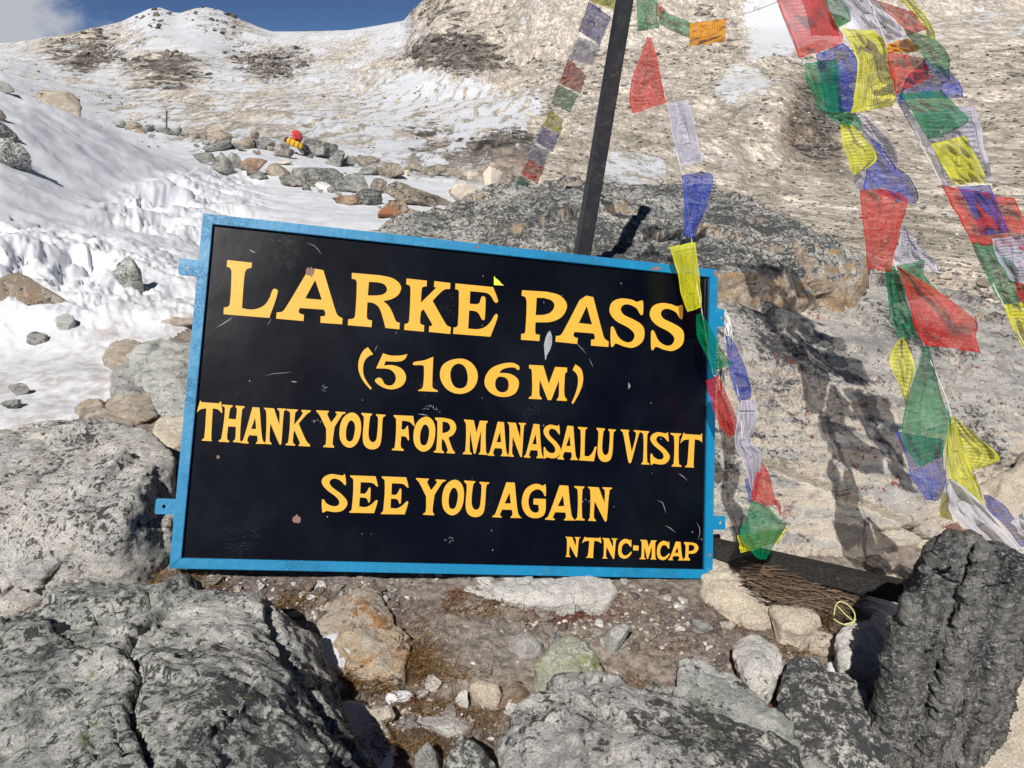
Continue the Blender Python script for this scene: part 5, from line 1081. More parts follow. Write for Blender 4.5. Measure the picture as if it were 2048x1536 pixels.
s5 = string('thick tangle of large prayer flags falling from the top right to the dark slab', (1700, 400, 1.9))
cord(s5, [(1545, -40, 2.0), (1556, 6, 2.0), (1596, 106, 1.98), (1610, 130, 1.97), (1650, 228, 1.95), (1682, 250, 1.94), (1733, 342, 1.93), (1760, 385, 1.92), (1790, 530, 1.9), (1848, 690, 1.85), (1902, 832, 1.82), (1895, 960, 1.8), (1985, 1098, 1.74), (2080, 1150, 1.7)], .0016)
flag(s5, 'g', [(1640,-6,1678,-6),(1662,26,1699,20),(1672,56,1701,42)], 2.02, amp=.014)
flag(s5, 'y', [(1655,25,1680,30),(1668,62,1702,42)], 2.045, amp=.01)
flag(s5, 'w', [(1675,-8,1748,-8),(1702,38,1790,42),(1742,90,1812,74)], 2.04, amp=.018, rot=True)
flag(s5, 'r', [(1551,-6,1648,-6),(1568,34,1662,30),(1583,74,1685,70),(1598,115,1679,92)], (2.0, 1.98), amp=.020, folds=1.4)
flag(s5, 'r', [(1600,-6,1652,-6),(1614,30,1664,32),(1622,70,1682,72)], 2.03, amp=.012)
flag(s5, 'y', [(1682,57,1748,61),(1710,108,1770,82),(1711,165,1777,120),(1708,202,1792,162),(1702,226,1785,212)], (1.98, 1.96), amp=.024, folds=1.2, rot=True)
flag(s5, 'b', [(1632,110,1686,86),(1640,150,1711,112),(1648,196,1713,150),(1654,223,1704,222)], (1.965, 1.955), amp=.020, folds=1.1)
flag(s5, 'g', [(1609,128,1673,117),(1613,160,1680,158),(1633,208,1684,212),(1650,230,1704,224)], (1.94, 1.935), amp=.020, folds=1.1)
flag(s5, 'g', [(1650,226,1703,226),(1672,244,1722,240),(1694,254,1723,262)], 1.93, amp=.01)
flag(s5, 'w', [(1702,230,1731,228),(1722,262,1764,262),(1746,288,1792,302),(1788,342,1795,332)], 1.955, amp=.018, folds=1.4)
flag(s5, 'y', [(1680,247,1706,251),(1684,284,1732,278),(1697,322,1753,318),(1707,351,1719,345)], (1.93, 1.925), amp=.014, folds=.8)
flag(s5, 'b', [(1730,274,1762,290),(1735,322,1792,332),(1728,372,1822,358),(1734,378,1836,386),(1790,401,1834,407)], (1.945, 1.93), amp=.022, folds=1.1)
flag(s5, 'w', [(1706,348,1722,345),(1710,370,1730,374),(1717,382,1732,383)], 1.95, amp=.008)
flag(s5, 'w', [(1806,448,1814,458),(1798,484,1838,490),(1788,512,1868,520),(1792,531,1882,546)], 1.93, amp=.014)
flag(s5, 'r', [(1720,380,1772,378),(1722,410,1813,398),(1729,476,1802,450),(1735,530,1794,492),(1740,537,1782,545)], (1.91, 1.90), amp=.022, folds=1.3)
flag(s5, 'g', [(1770,536,1848,520),(1775,575,1850,552),(1780,610,1880,586)], 1.92, amp=.014)
flag(s5, 'g', [(1770,540,1795,540),(1776,600,1815,600),(1782,640,1832,640),(1800,677,1841,679)], (1.90, 1.88), amp=.018)
flag(s5, 'r', [(1794,532,1800,538),(1812,580,1876,584),(1824,630,1948,638),(1832,656,1950,676),(1850,688,1963,706)], (1.88, 1.85), amp=.028, folds=1.0)
flag(s5, 'y', [(1803,675,1807,674),(1783,702,1820,700),(1782,732,1829,738),(1797,768,1820,776),(1811,810,1814,810)], (1.87, 1.86), amp=.014, folds=1.6)
flag(s5, 'b', [(1789,862,1888,880),(1808,902,1886,930),(1822,952,1894,960),(1852,1000,1876,1001)], (1.86, 1.84), amp=.018, folds=1.2)
flag(s5, 'g', [(1846,693,1858,693),(1832,742,1872,752),(1815,802,1888,808),(1803,860,1903,842),(1816,902,1893,882),(1840,932,1884,912)], (1.85, 1.82), amp=.026, folds=1.2)
flag(s5, 'y', [(1904,832,1910,834),(1914,868,1948,866),(1926,905,1999,916),(1938,942,1958,938)], (1.83, 1.83), amp=.016)
flag(s5, 'y', [(1902,834,1906,834),(1892,884,1920,872),(1894,925,1938,930),(1906,968,1960,975),(1950,1004,1966,1012)], (1.81, 1.80), amp=.016, folds=.8, rot=True)
flag(s5, 'y', [(1884,985,1900,984),(1880,1012,1902,1012),(1877,1034,1904,1040)], 1.82, amp=.008)
flag(s5, 'r', [(1888,1052,1914,1044),(1902,1074,1942,1076),(1925,1092,1962,1100)], 1.81, amp=.014)
flag(s5, 'b', [(1966,990,1978,990),(1978,1022,2012,1014),(2008,1050,2038,1052),(2042,1094,2068,1088)], 1.80, amp=.016)
flag(s5, 'W', [(1894,958,1900,958),(1892,992,1928,974),(1904,1030,1968,1012),(1944,1068,2012,1060),(1984,1098,2062,1118)], (1.79, 1.73), amp=.026, folds=1.0, rot=True)
flag(s5, 'W', [(2022,1044,2060,1012),(2038,1066,2085,1060),(2052,1076,2095,1100)], 1.78, amp=.016)

s6 = string('outermost prayer flag string at the right edge of the photo', (1900, 400, 1.75))
cord(s6, [(1722, -40, 1.86), (1745, 20, 1.85), (1776, 100, 1.84), (1794, 195, 1.83), (1828, 262, 1.82), (1866, 335, 1.8), (1884, 370, 1.79), (1945, 486, 1.77), (2008, 612, 1.74), (2055, 700, 1.72)], .0015)
flag(s6, 'y', [(1788,-8,1820,-8),(1818,20,1850,28),(1848,55,1868,60),(1852,76,1873,78)], 1.87, amp=.012)
flag(s6, 'r', [(1742,-4,1762,4),(1778,28,1824,24),(1806,56,1840,44),(1814,72,1856,58)], (1.85, 1.83), amp=.016)
flag(s6, 'o', [(1775,88,1812,77),(1776,100,1836,92),(1776,106,1835,104)], 1.85, amp=.008)
flag(s6, 'b', [(1850,119,1896,140),(1812,160,1920,168),(1800,198,1929,196)], (1.86, 1.86), amp=.016)
flag(s6, 'r', [(1775,104,1848,116),(1780,146,1856,138),(1793,188,1858,156)], (1.84, 1.83), amp=.018)
flag(s6, 'g', [(1808,58,1816,60),(1830,92,1872,80),(1852,120,1898,114),(1886,150,1899,142),(1897,160,1900,162)], (1.82, 1.80), amp=.018)
flag(s6, 'b', [(1794,180,1806,186),(1796,205,1822,228),(1810,228,1826,233)], 1.84, amp=.010)
flag(s6, 'w', [(1814,228,1950,214),(1834,262,1962,262),(1868,330,1976,320),(1884,372,1986,360)], (1.835, 1.82), amp=.018)
flag(s6, 'g', [(1803,188,1884,180),(1812,208,1914,214),(1830,232,1936,243),(1856,279,1882,271)], (1.81, 1.80), amp=.016)
flag(s6, 'y', [(1862,288,1929,273),(1884,330,1955,318),(1912,370,1976,364)], (1.80, 1.80), amp=.012, rot=True)
flag(s6, 'r', [(1882,370,2028,396),(1903,410,2046,430),(1928,452,2062,470),(1946,486,2068,500)], (1.79, 1.77), amp=.026, folds=1.4)
flag(s6, 'b', [(1916,374,1980,370),(1942,420,2000,420),(1962,470,2019,465)], 1.775, amp=.012)
flag(s6, 'g', [(1942,484,1992,490),(1968,540,2042,560),(1992,590,2062,610),(2006,610,2078,614)], (1.77, 1.76), amp=.018)
flag(s6, 'w', [(1982,478,2064,468),(1998,520,2074,522),(2024,562,2084,572)], 1.75, amp=.012)
flag(s6, 'r', [(2028,562,2062,572),(2036,590,2070,612),(2044,604,2078,650)], 1.755, amp=.010)
flag(s6, 'y', [(2007,610,2064,604),(2028,660,2078,672),(2049,702,2090,722)], (1.75, 1.74), amp=.014)

# ------------------------------------------------------------------ smaller stones, one by one
def ico(sub):
    bm = bmesh.new(); bmesh.ops.create_icosphere(bm, subdivisions=sub, radius=1.0)
    V = np.array([v.co[:] for v in bm.verts]); F = np.array([[v.index for v in f.verts] for f in bm.faces]); bm.free(); return V, F
ICO = {k: ico(k) for k in (1, 2, 3, 4, 5)}
def stone_shape(seed, sub, sc, rough=1.0):
    """faceted stone: sphere cut by random planes, then weathered"""
    V, F = ICO[sub]; r = np.random.default_rng(seed); V = V.copy()
    for k in range(16):
        n = r.normal(size=3); n /= np.linalg.norm(n); h = r.uniform(.34, .72); t = V @ n; m = t > h; V[m] -= np.outer(t[m] - h, n) * .98
    V = V + V * (.10 * rough * fbm(V * 1.6 + seed, 3))[:, None] + V * (.06 * rough * ridged(V * 3.4 + seed, 4, .6))[:, None]
    lo, hi = V.min(0), V.max(0); V = (V - (lo + hi) / 2) / ((hi - lo) / 2)
    return V * sc, F
def stone(name, label, x0, y0, x1, y1, mat, d=None, sub=4, group=None, tilt=None, depthk=.8, seed=None, cat='rock', dz=0.0, base=.86):
    """a stone seen in the photo box x0..y1, its foot on the ground there"""
    seed = seed if seed is not None else abs(int(x0 * 7 + y0)) + 1
    if d is None: d = gdepth((x0 + x1) / 2, y1 - 1)
    dc = d + .3 * (x1 - x0) / FPX * d
    w = (x1 - x0) / FPX * dc; h = (y1 - y0) / FPX * dc / .97
    V, F = stone_shape(seed, sub, (w / 2, w / 2 * depthk, h / 2 * 1.18))
    r = random.Random(seed); a = tilt if tilt is not None else r.uniform(-.15, .15)
    c, s_ = math.cos(a), math.sin(a); V = V @ np.array([[c, 0, -s_], [0, 1, 0], [s_, 0, c]])
    lo, hi = V.min(0), V.max(0); V[:, 0] *= w / (hi[0] - lo[0])
    C = P((x0 + x1) / 2, y0 + (y1 - y0) * .5, dc); C[2] -= .04 * h - dz
    m = mesh_np(name, V + np.array([0, 0, h * .5]), F, True, [mat])
    o = link(name, m); o.location = C - np.array([0, 0, h * .5]); tag(o, label, cat, group); return o

st = stone
M_rt = rock_mat('brown_field_rock', (.44, .36, .27), (.30, .26, .21), dark_amt=.6, fol=(3, .8), streak=.5, scale=.55, bumpd=.04)
M_rg = rock_mat('grey_field_rock', (.36, .36, .33), (.20, .205, .19), dark_amt=.75, fol=(3, .8), streak=.6, scale=.55, lichen=(GREY,), bumpd=.04)
st('rock', 'flat grey stone set in the gravel in front of the sign', 1008, 1264, 1092, 1322, M_grey, depthk=.7)
st('rock', 'small greyish stone right beside the flat grey stone', 1098, 1262, 1126, 1292, M_grey)
st('rock', 'narrow upright greenish stone in the bare soil below NTNC', 1204, 1237, 1256, 1324, M_gg, tilt=.25, depthk=.5)
st('rock', 'small bright white stone on the soil in the foreground', 908, 1386, 938, 1418, M_white)
st('rock', 'pale pointed stone leaning right beside the small white stone', 934, 1364, 1002, 1422, M_cream, tilt=.5)
st('rock', 'flat brown layered stone left of the lichen crusted rock', 990, 1368, 1076, 1420, M_brown)
st('rock', 'long white and green stone low in the foreground', 832, 1436, 950, 1484, M_bc, depthk=.5)
st('rock', 'small dull stone touching the left tip of the long white and green stone', 782, 1446, 842, 1468, M_grey)
st('rock', 'grey pointed stone at the bottom edge', 824, 1482, 884, 1560, M_grey, tilt=-.35)
st('rock', 'greenish speckled stone at the bottom edge beside the big mottled rock', 888, 1462, 1016, 1580, M_bl)
st('rock', 'grey green pointed stone between the mottled rock and the schist rock', 1292, 1356, 1336, 1410, M_gg, tilt=-.4)
st('rock', 'pale round stone in the snow right of the orange slab', 740, 1408, 792, 1450, M_cream)
st('rock', 'small white stone at the foot of the brown layered stone', 1006, 1402, 1042, 1432, M_white)
st('rock', 'small tan stone right above the black and cream rock', 1618, 1268, 1684, 1316, M_cream)
st('rock', 'flat pale chip lying on the soil right of the greenish upright stone', 1382, 1236, 1424, 1270, M_grey)
st('rock', 'cream stone between the lower left boulder and the bottom rail of the sign', 372, 1156, 424, 1192, M_cream)
st('rock', 'cream flat stone on the far side of the black beam', 1768, 1132, 1836, 1162, M_cream, d=2.2)
st('rock', 'little ochre pebble on the gravel in front of the sign', 960, 1284, 986, 1300, M_or, sub=3)
st('rock', 'rusty lichened dark rock poking out of the broken snow at the left edge', -20, 556, 138, 626, M_brown, tilt=.35, depthk=.5)
st('rock', 'thin upright dark rock standing in the broken snow', 232, 518, 286, 582, M_gg, tilt=-.2)
st('rock', 'small green grey rock at the foot of the snow bank', 112, 630, 148, 660, M_gg, tilt=.4)
st('rock', 'small dark rock buried in snow above the icy path', 54, 664, 92, 698, M_grey, tilt=.5)
st('rock', 'tan flat rock touching the left rail of the sign in the snow', 324, 630, 400, 658, M_tan)
st('rock', 'small grey stone on the icy path, farther of two', 22, 766, 56, 796, M_grey)
st('rock', 'small grey stone on the icy path, nearer of two', 5, 800, 42, 820, M_grey)
st('rock', 'thin tan stone at the edge of the icy path', 148, 800, 208, 828, M_tan)
st('rock', 'sharp dark slab jutting from the upper left snow bank, lowest of three', -60, 272, 66, 328, M_bl, tilt=.30, depthk=.5)
st('rock', 'dark rock in the upper left snow bank, middle of three', -50, 240, 32, 284, M_bl, tilt=.4, depthk=.5)
st('rock', 'dark rock tip on the crest of the snow bank, topmost of three', -60, 156, 26, 182, M_grey, tilt=.45, depthk=.5)
st('rock', 'round brown stone in the upper left snow bank at the very edge of the photo', -24, 222, 10, 244, M_tan)
st('boulder', 'large tan boulder showing behind the crest of the snow bank', 80, 184, 164, 232, M_tan, d=13.5, tilt=.4)

# the two rows of rocks across the snow; boxes read off an enlargement (x/3.657+380, y/3.657+220)
GR1 = 'rocks in the near row across the snow'; GR2 = 'rocks in the far row across the snow'
M_rust = rock_mat('rusty_field_rock', (.46, .30, .19), (.32, .25, .19), dark_amt=.5, streak=.4, lichen=(((.50, .20, .08), .7, 9),), scale=.5, bumpd=.04)
rows = [
 (25,300,180,385,M_rg,'grey lichened rock at the left end of the near row',GR1),
 (160,380,330,472,M_rg,'dark jagged low rock in front of the grey pair, near row',GR1),
 (215,300,300,430,M_rg,'pointed grey rock left of the rusty rock, near row',GR1),
 (280,305,390,440,M_rg,'grey leaning rock touching the rusty rock, near row',GR1),
 (370,345,562,462,M_rust,'rusty orange brown rock in the near row',GR1),
 (550,385,738,492,M_rt,'round dark brown rock between the rusty rock and the big grey green one',GR1),
 (720,396,1130,562,M_rg,'biggest grey green rounded rock in the near row',GR1),
 (1040,442,1312,606,M_rg,'grey rock with a white blotch right of the biggest rounded one',GR1),
 (1310,490,1442,604,M_rt,'brown blocky rock left of the long tan rock',GR1),
 (1395,538,1925,702,M_rt,'long tan rock at the right end of the near row',GR1),
 (1040,605,1310,702,M_rust,'low orange brown rock below the blotched grey one',GR1),
 (1225,572,1402,692,M_rg,'speckled grey rock below the brown blocky rock',GR1),
 (1380,638,1608,787,M_rust,'brown grey rock nearest to the sign in the near row',GR1),
 (1590,725,1702,804,M_rt,'small brown stone right of the rock nearest to the sign',GR1),
 (640,480,832,558,M_rg,'low dark rock at the foot of the round dark brown rock',GR1),
 (925,520,1062,592,M_white,'pale grey stone at the foot of the biggest rounded rock',GR1),
 (440,458,562,500,M_rg,'thin flat stone on the snow below the rusty rock',GR1),
 (655,370,745,400,M_cream,'thin cream stone on the snow above the round dark brown rock',GR1),
 (120,150,322,237,M_rt,'tan rock at the left of the far row',GR2),
 (100,225,302,292,M_rg,'flat grey rock below the tan one in the far row',GR2),
 (330,195,462,292,M_rt,'tan grey rock in the far row, left of the grey brown wedge',GR2),
 (480,195,612,292,M_rg,'grey brown wedge in the far row',GR2),
 (605,275,757,342,M_rt,'tan block below the yellow bag in the far row',GR2),
 (800,208,1072,347,M_rg,'big pale grey rock right of the bags in the far row',GR2),
 (990,290,1130,400,M_rg,'dark grey rock right of the big pale one',GR2),
 (1110,330,1215,405,M_rg,'small grey rock left of the tan humped rock',GR2),
 (1210,335,1372,402,M_rt,'tan humped rock in the far row',GR2),
 (1240,395,1392,467,M_rg,'triangular grey green rock in front of the tan humped one',GR2),
 (1370,372,1568,487,M_rt,'long thin brown rock at the right of the far row',GR2),
 (1555,440,1615,480,M_cream,'small round cream stone at the tip of the long thin rock',GR2),
 (1595,378,1702,452,M_rt,'tan rock on the snow beyond the right end of the far row',GR2),
 (1700,400,1872,462,M_rt,'tan grey rock next to the brown scree patch',GR2),
 (1895,570,1967,632,M_rust,'small orange rock standing alone near the flat boulder',GR2),
 (2000,545,2100,600,M_rg,'grey rock behind the left end of the flat boulder',GR2),
]
for x0, y0, x1, y1, mt, lb, g in rows:
    nr = g == GR1
    X0, Y0, X1, Y1 = x0 / 3.657 + 380, y0 / 3.657 + 220, x1 / 3.657 + 380, y1 / 3.657 + 220
    hh_ = Y1 - Y0; Y0 = Y0 + .14 * hh_
    st('rock', lb, X0 - 1, Y0 - 1, X1 + 1, Y1 + 1, mt, sub=5 if X1 - X0 > 60 else 4, group=g, depthk=.7 if X1 - X0 > 60 else .9, tilt=(.16 if X1 - X0 > 60 else None))
st('rock', 'large pale tan rock behind the left end of the flat boulder', 904, 366, 992, 412, M_cream, group=GR2)
st('rock', 'tall tan rock just left of the lowest flags', 966, 334, 1006, 372, M_cream, group=GR2, d=12.5)
st('rock', 'tan block touching the lowest flags of the left string', 996, 350, 1036, 382, M_rt, group=GR2, d=10.5)
st('rock', 'orange rock in the line beneath the distant marker post', 266, 256, 292, 268, M_rust, group=GR2)
st('rock', 'round dark stone alone on the snow below the orange rock', 296, 268, 310, 277, M_rg, group=GR2)
LB1 = ['dark stone at the left end of the thin line near the snow bank', 'tan stone second from the crest in the thin line of stones', 'grey stone just left of the foot of the marker post',
 'grey stone at the foot of the marker post', 'greenish grey stone just right of the marker post', 'grey stone second to the right of the marker post', 'tan stone third to the right of the marker post',
 'flat grey stone left of the tan rock that begins the far row', 'tan stone behind the grey brown wedge of the far row', 'small grey stone between the tan and the wedge rock of the far row',
 'small grey stone at the left end of the yellow bag', 'grey stone at the right foot of the big pale rock by the bags']
for k, (x0, y0, x1, y1, mt) in enumerate([(225,240,252,252,M_rg),(250,244,282,258,M_rt),(284,250,312,263,M_rg),(310,254,345,268,M_rg),(340,256,362,270,M_rg),(360,262,380,274,M_rg),(378,266,400,278,M_rt),(400,282,430,292,M_rg),(500,262,520,276,M_rt),(470,285,490,300,M_rg),(560,285,580,300,M_rg),(640,292,670,312,M_rg)]):
    st('rock', LB1[k], x0, y0, x1, y1, mt, sub=3, group='small stones between the post and the bags')
LB2 = ['tan rubble stone next to the green flag above the cream boulder', 'pale round rubble stone between the two long flag strings', 'tan rubble stone touching the green flag of the outermost string', 'pale rubble stone nearest the edge of the cream boulder',
 'tan rubble stone behind the outermost string, lowest of its patch', 'pale rubble stone below the thin snow streak, left side', 'tan rubble stone below the thin snow streak, right side', 'pale rubble stone behind the green flag of the outermost string',
 'tan rubble stone beside the top of the red triangular flag', 'pale rubble stone topmost in the patch between the flag strings']
for k, (x0, y0, x1, y1) in enumerate([(1985-180,590,1830,606),(1925,592,1958,612),(1962,586,1992,598),(1900,606,1930,622),(1990,614,2030,634),(1860,572,1890,588),(1950,560,1985,575),(2000,575,2040,592),(1840,600,1862,612),(1880,548,1906,558)]):
    st('rock', LB2[k], x0, y0, x1, y1, M_cream if k % 2 else M_rt, sub=3, group='stones in the rubble behind the cream boulder')

rf = random.Random(5)
for k in range(26):
    t = k / 25 + rf.uniform(-.02, .02); cx_ = 398 + t * 440; cy_ = 306 + t * 122 + rf.uniform(-9, 9); w = rf.uniform(9, 22)
    st('rock', 'small stone wedged between the larger rocks of the near row', cx_, cy_, cx_ + w, cy_ + w * .6, (M_rg, M_rt, M_rt)[k % 3], sub=3, group='small stones of the near row', seed=500 + k)
for k in range(30):
    t = k / 29 + rf.uniform(-.02, .02); cx_ = 392 + t * 520; cy_ = np.interp(t, [0, .5, 1], [284, 305, 348]) + rf.uniform(-7, 7); w = rf.uniform(8, 18)
    st('rock', 'small stone wedged between the larger rocks of the far row', cx_, cy_, cx_ + w, cy_ + w * .6, (M_rg, M_rt, M_rt)[k % 3], sub=3, group='small stones of the far row', seed=600 + k)
# distant marker post and the bags left at the far row
mp_ = P(332.5, 257, gdepth(332, 257) if gdepth(332, 257) < 60 else 30); dp = (mp_ - CAM) @ FWD
post = bar('marker_post', mp_ - np.array([0, 0, .1]), P(333.5, 221, dp * 1.01), .035 * dp / 25, .035 * dp / 25, MPO.m, up=(0, 1, 0), bev=0)
tag(post, 'thin dark marker post standing far off on the snow', 'post')
def fabric(name, c):
    s = N(name); co = s.coords(); s.principled(s.mix(s.noise(co, 12, 4), tuple(np.array(c) * .8), c), .6, s.bump(s.noise(co, 9, 4), .03, .8), .3); return s.m
MRB, MYB, MBS = fabric('red_nylon', (.72, .05, .04)), fabric('yellow_nylon', (.80, .42, .02)), fabric('black_strap', (.03, .03, .04))
bd = gdepth(600, 306); bd = bd if 14 < bd < 30 else 21.0
bd -= .3
pxm = bd / FPX
def blobmesh(name, sc, mat, parent, at, rotz=0, power=2.6, rx=0, sub=3, seed=1):
    V, F = ICO[sub]; r = np.random.default_rng(seed); V = np.sign(V) * np.abs(V) ** (2 / power); V = V * (1 + .05 * fbm(V * 2 + seed, 2))[:, None]
    V = V * np.array(sc); c, s_ = math.cos(rx), math.sin(rx); V = V @ np.array([[c, 0, -s_], [0, 1, 0], [s_, 0, c]])
    m = mesh_np(name, V + (np.array(at) - np.array(parent.location)), F, True, [mat]); return link(name, m, parent)
duf = empty('duffel_bag', P(590, 302, bd)); tag(duf, 'yellow duffel bag with black straps lying among the far rocks', 'bag')
axd = np.array([math.cos(.42), 0, -math.sin(.42)])
c0 = P(589, 286.5, bd)
blobmesh('bag_body', (17 * pxm, 7 * pxm, 6.4 * pxm), MYB, duf, c0, rx=.42, power=3.2, sub=4)
blobmesh('end_pocket', (3 * pxm, 6.2 * pxm, 5.6 * pxm), MBS, duf, c0 - axd * 17.2 * pxm, rx=.42)
for t in (-8, 1.5, 9.5):
    V = []; cc = c0 + axd * t * pxm; upv = np.array([math.sin(.42), 0, math.cos(.42)])
    ring = [cc + upv * 6.9 * pxm * math.sin(a) + np.array([0, 1, 0]) * 7.4 * pxm * math.cos(a) for a in np.linspace(0, 2 * math.pi, 17)]
    tube('strap', ring, .75 * pxm, MBS, duf, 5)
bag = empty('rucksack', P(593, 286, bd)); tag(bag, 'red rucksack standing on the yellow duffel bag', 'bag')
blobmesh('bag_body', (8.6 * pxm, 6.5 * pxm, 9.6 * pxm), fabric('maroon_nylon', (.42, .05, .06)), bag, P(595, 274, bd + .15), power=3.4, rx=.15, sub=4)
blobmesh('front_pocket', (3.6 * pxm, 2.6 * pxm, 7 * pxm), MRB, bag, P(588.5, 273, bd - .12), power=3, rx=-.2)
blobmesh('top_lid', (6.6 * pxm, 5.6 * pxm, 4.2 * pxm), MRB, bag, P(591.5, 264.5, bd + .1), power=2.6, rx=.15)
blobmesh('side_pocket', (2.6 * pxm, 4 * pxm, 6 * pxm), fabric('dark_red_nylon', (.30, .04, .06)), bag, P(602, 275, bd + .1))

# ------------------------------------------------------------------ pebbles, scree, tufts
def scatter(name, label, pts, sizes, mat, sub=1, variants=14, flat=.7, attrs=None, seed=0):
    r = np.random.default_rng(seed); SH = [stone_shape(900 + k + seed, sub, np.array([1, r.uniform(.6, 1), r.uniform(.45, .85)]) , .8) for k in range(variants)]
    VV, FF, CC = [], [], []; base = 0
    for i, (p_, sz) in enumerate(zip(pts, sizes)):
        V, F = SH[r.integers(variants)]; a = r.uniform(0, 6.28); c, s_ = math.cos(a), math.sin(a)
        W = V @ np.array([[c, s_, 0], [-s_, c, 0], [0, 0, 1.0]]) * sz / 2; W[:, 2] *= flat
        VV.append(W + p_ + np.array([0, 0, sz * .12])); FF.append(F + base); base += len(V); CC.append(np.full(len(V), r.random()))
    m = mesh_np(name, np.concatenate(VV), np.concatenate(FF), False, [mat], attrs={'tone': np.concatenate(CC)})
    o = link(name, m); tag(o, label, kind='stuff'); return o
def ppick(n, box, keep, rng):
    out = []
    vis = np.where((qx > box[0]) & (qx < box[2]) & (qy > box[1]) & (qy < box[3]))[0]
    ids = rng.choice(vis, n)
    ids = ids[keep(ids)]
    j = VT[ids]; return ids, j
def pebble_mat(name, cols, sc=1.0):
    s = N(name); t = s.n('Attribute', attribute_name='tone').outputs['Fac']; co = s.coords()
    rp = s.n('ValToRGB', {0: t}); e = rp.color_ramp; e.interpolation = 'CONSTANT'
    e.elements[0].color = (*cols[0], 1); e.elements[1].position = 1 / len(cols); e.elements[1].color = (*cols[1], 1)
    for k in range(2, len(cols)): q = e.elements.new(k / len(cols)); q.color = (*cols[k], 1)
    c = s.mul(.8, rp.outputs[0], s.mix(s.step(s.noise(co, 120 * sc, 5, .7), .35, .65), (.5, .5, .5), (1.3, 1.3, 1.3)))
    s.principled(c, .9, s.bump(s.noise(co, 150 * sc, 4), .004 / sc, .8), .2); return s.m
MPB = pebble_mat('gravel', [(.17, .145, .125), (.26, .235, .21), (.42, .39, .36), (.13, .11, .10), (.22, .18, .14), (.58, .55, .52)])
MSC = pebble_mat('scree_stone', [(.34, .30, .25), (.42, .38, .32), (.25, .23, .20), (.50, .46, .40), (.15, .14, .12)], .05)
rg = np.random.default_rng(21)
keep = lambda ids: (snow_attr[ids] < .3)
ids, pp = ppick(22000, (-60, 1140, 2100, 1580), keep, rg)
clump = fbm(pp * np.array([3., 3., 3.]), 3); sel = rg.random(len(ids)) < np.clip(.30 + 1.2 * clump, .03, 1)
ids, pp = ids[sel], pp[sel]; rr = rg.random(len(pp)); sz = .0045 + .016 * rr ** 3 + (.03 * (rg.random(len(pp)) > .97))
scatter('gravel', 'loose grit and pebbles on the bare soil round the sign', pp, sz, MPB, sub=1, seed=3)
ids, pp = ppick(26000, (1050, 90, 2080, 640), lambda i: (qd[i] < 160) & (snow_attr[i] < .62), rg)
sz = qd[ids] / FPX * (2.2 + 10 * rg.random(len(ids)) ** 5)
scatter('scree_stones', 'loose stones scattered over the brown scree slope', pp, sz, MSC, sub=1, seed=5)
ids, pp = ppick(11000, (-20, 90, 1100, 350), lambda i: (qd[i] < 140) & (qd[i] > 17), rg)
cl = fbm(pp * .06, 3); sel = rg.random(len(ids)) < np.clip(.25 + 1.3 * cl, .04, 1); ids, pp = ids[sel], pp[sel]
sz = qd[ids] / FPX * (1.6 + 7 * rg.random(len(ids)) ** 5)
scatter('scree_stones', 'dark stones dotted over the distant snow field', pp, sz, pebble_mat('field_stone', [(.20, .17, .14), (.30, .26, .21), (.13, .12, .11), (.36, .31, .25)], .05), sub=1, seed=7)
dkm = lambda i: (dark[i] > .56) & (qd[i] > 45)
ids, pp = ppick(60000, (-20, 10, 1720, 360), dkm, rg)
ids, pp = ids[:11000], pp[:11000]
cl = fbm(pp * .05 + 3, 3); sel = rg.random(len(ids)) < np.clip(.3 + 1.4 * cl, .03, 1) * np.clip((dark[ids] - .5) * 2.2, 0, 1); ids, pp = ids[sel], pp[sel]
sz = qd[ids] / FPX * (3.0 + 15 * rg.random(len(ids)) ** 3)
scatter('outcrop_rocks', 'dark broken rock outcrops on the far slopes', pp, sz, pebble_mat('outcrop_stone', [(.12, .11, .10), (.20, .18, .15), (.075, .07, .068), (.27, .24, .20), (.16, .14, .12)], .03), sub=1, flat=.85, seed=12)
ids, pp = ppick(2600, (1790, 540, 2080, 660), lambda i: (qd[i] < 16), rg)
sz = qd[ids] / FPX * (3 + 16 * rg.random(len(ids)) ** 4)
scatter('rubble', 'pale broken rubble behind the cream boulder', pp, sz, pebble_mat('rubble_stone', [(.50, .44, .36), (.58, .53, .46), (.34, .31, .28), (.46, .38, .28), (.22, .21, .2)], .2), sub=2, seed=9)

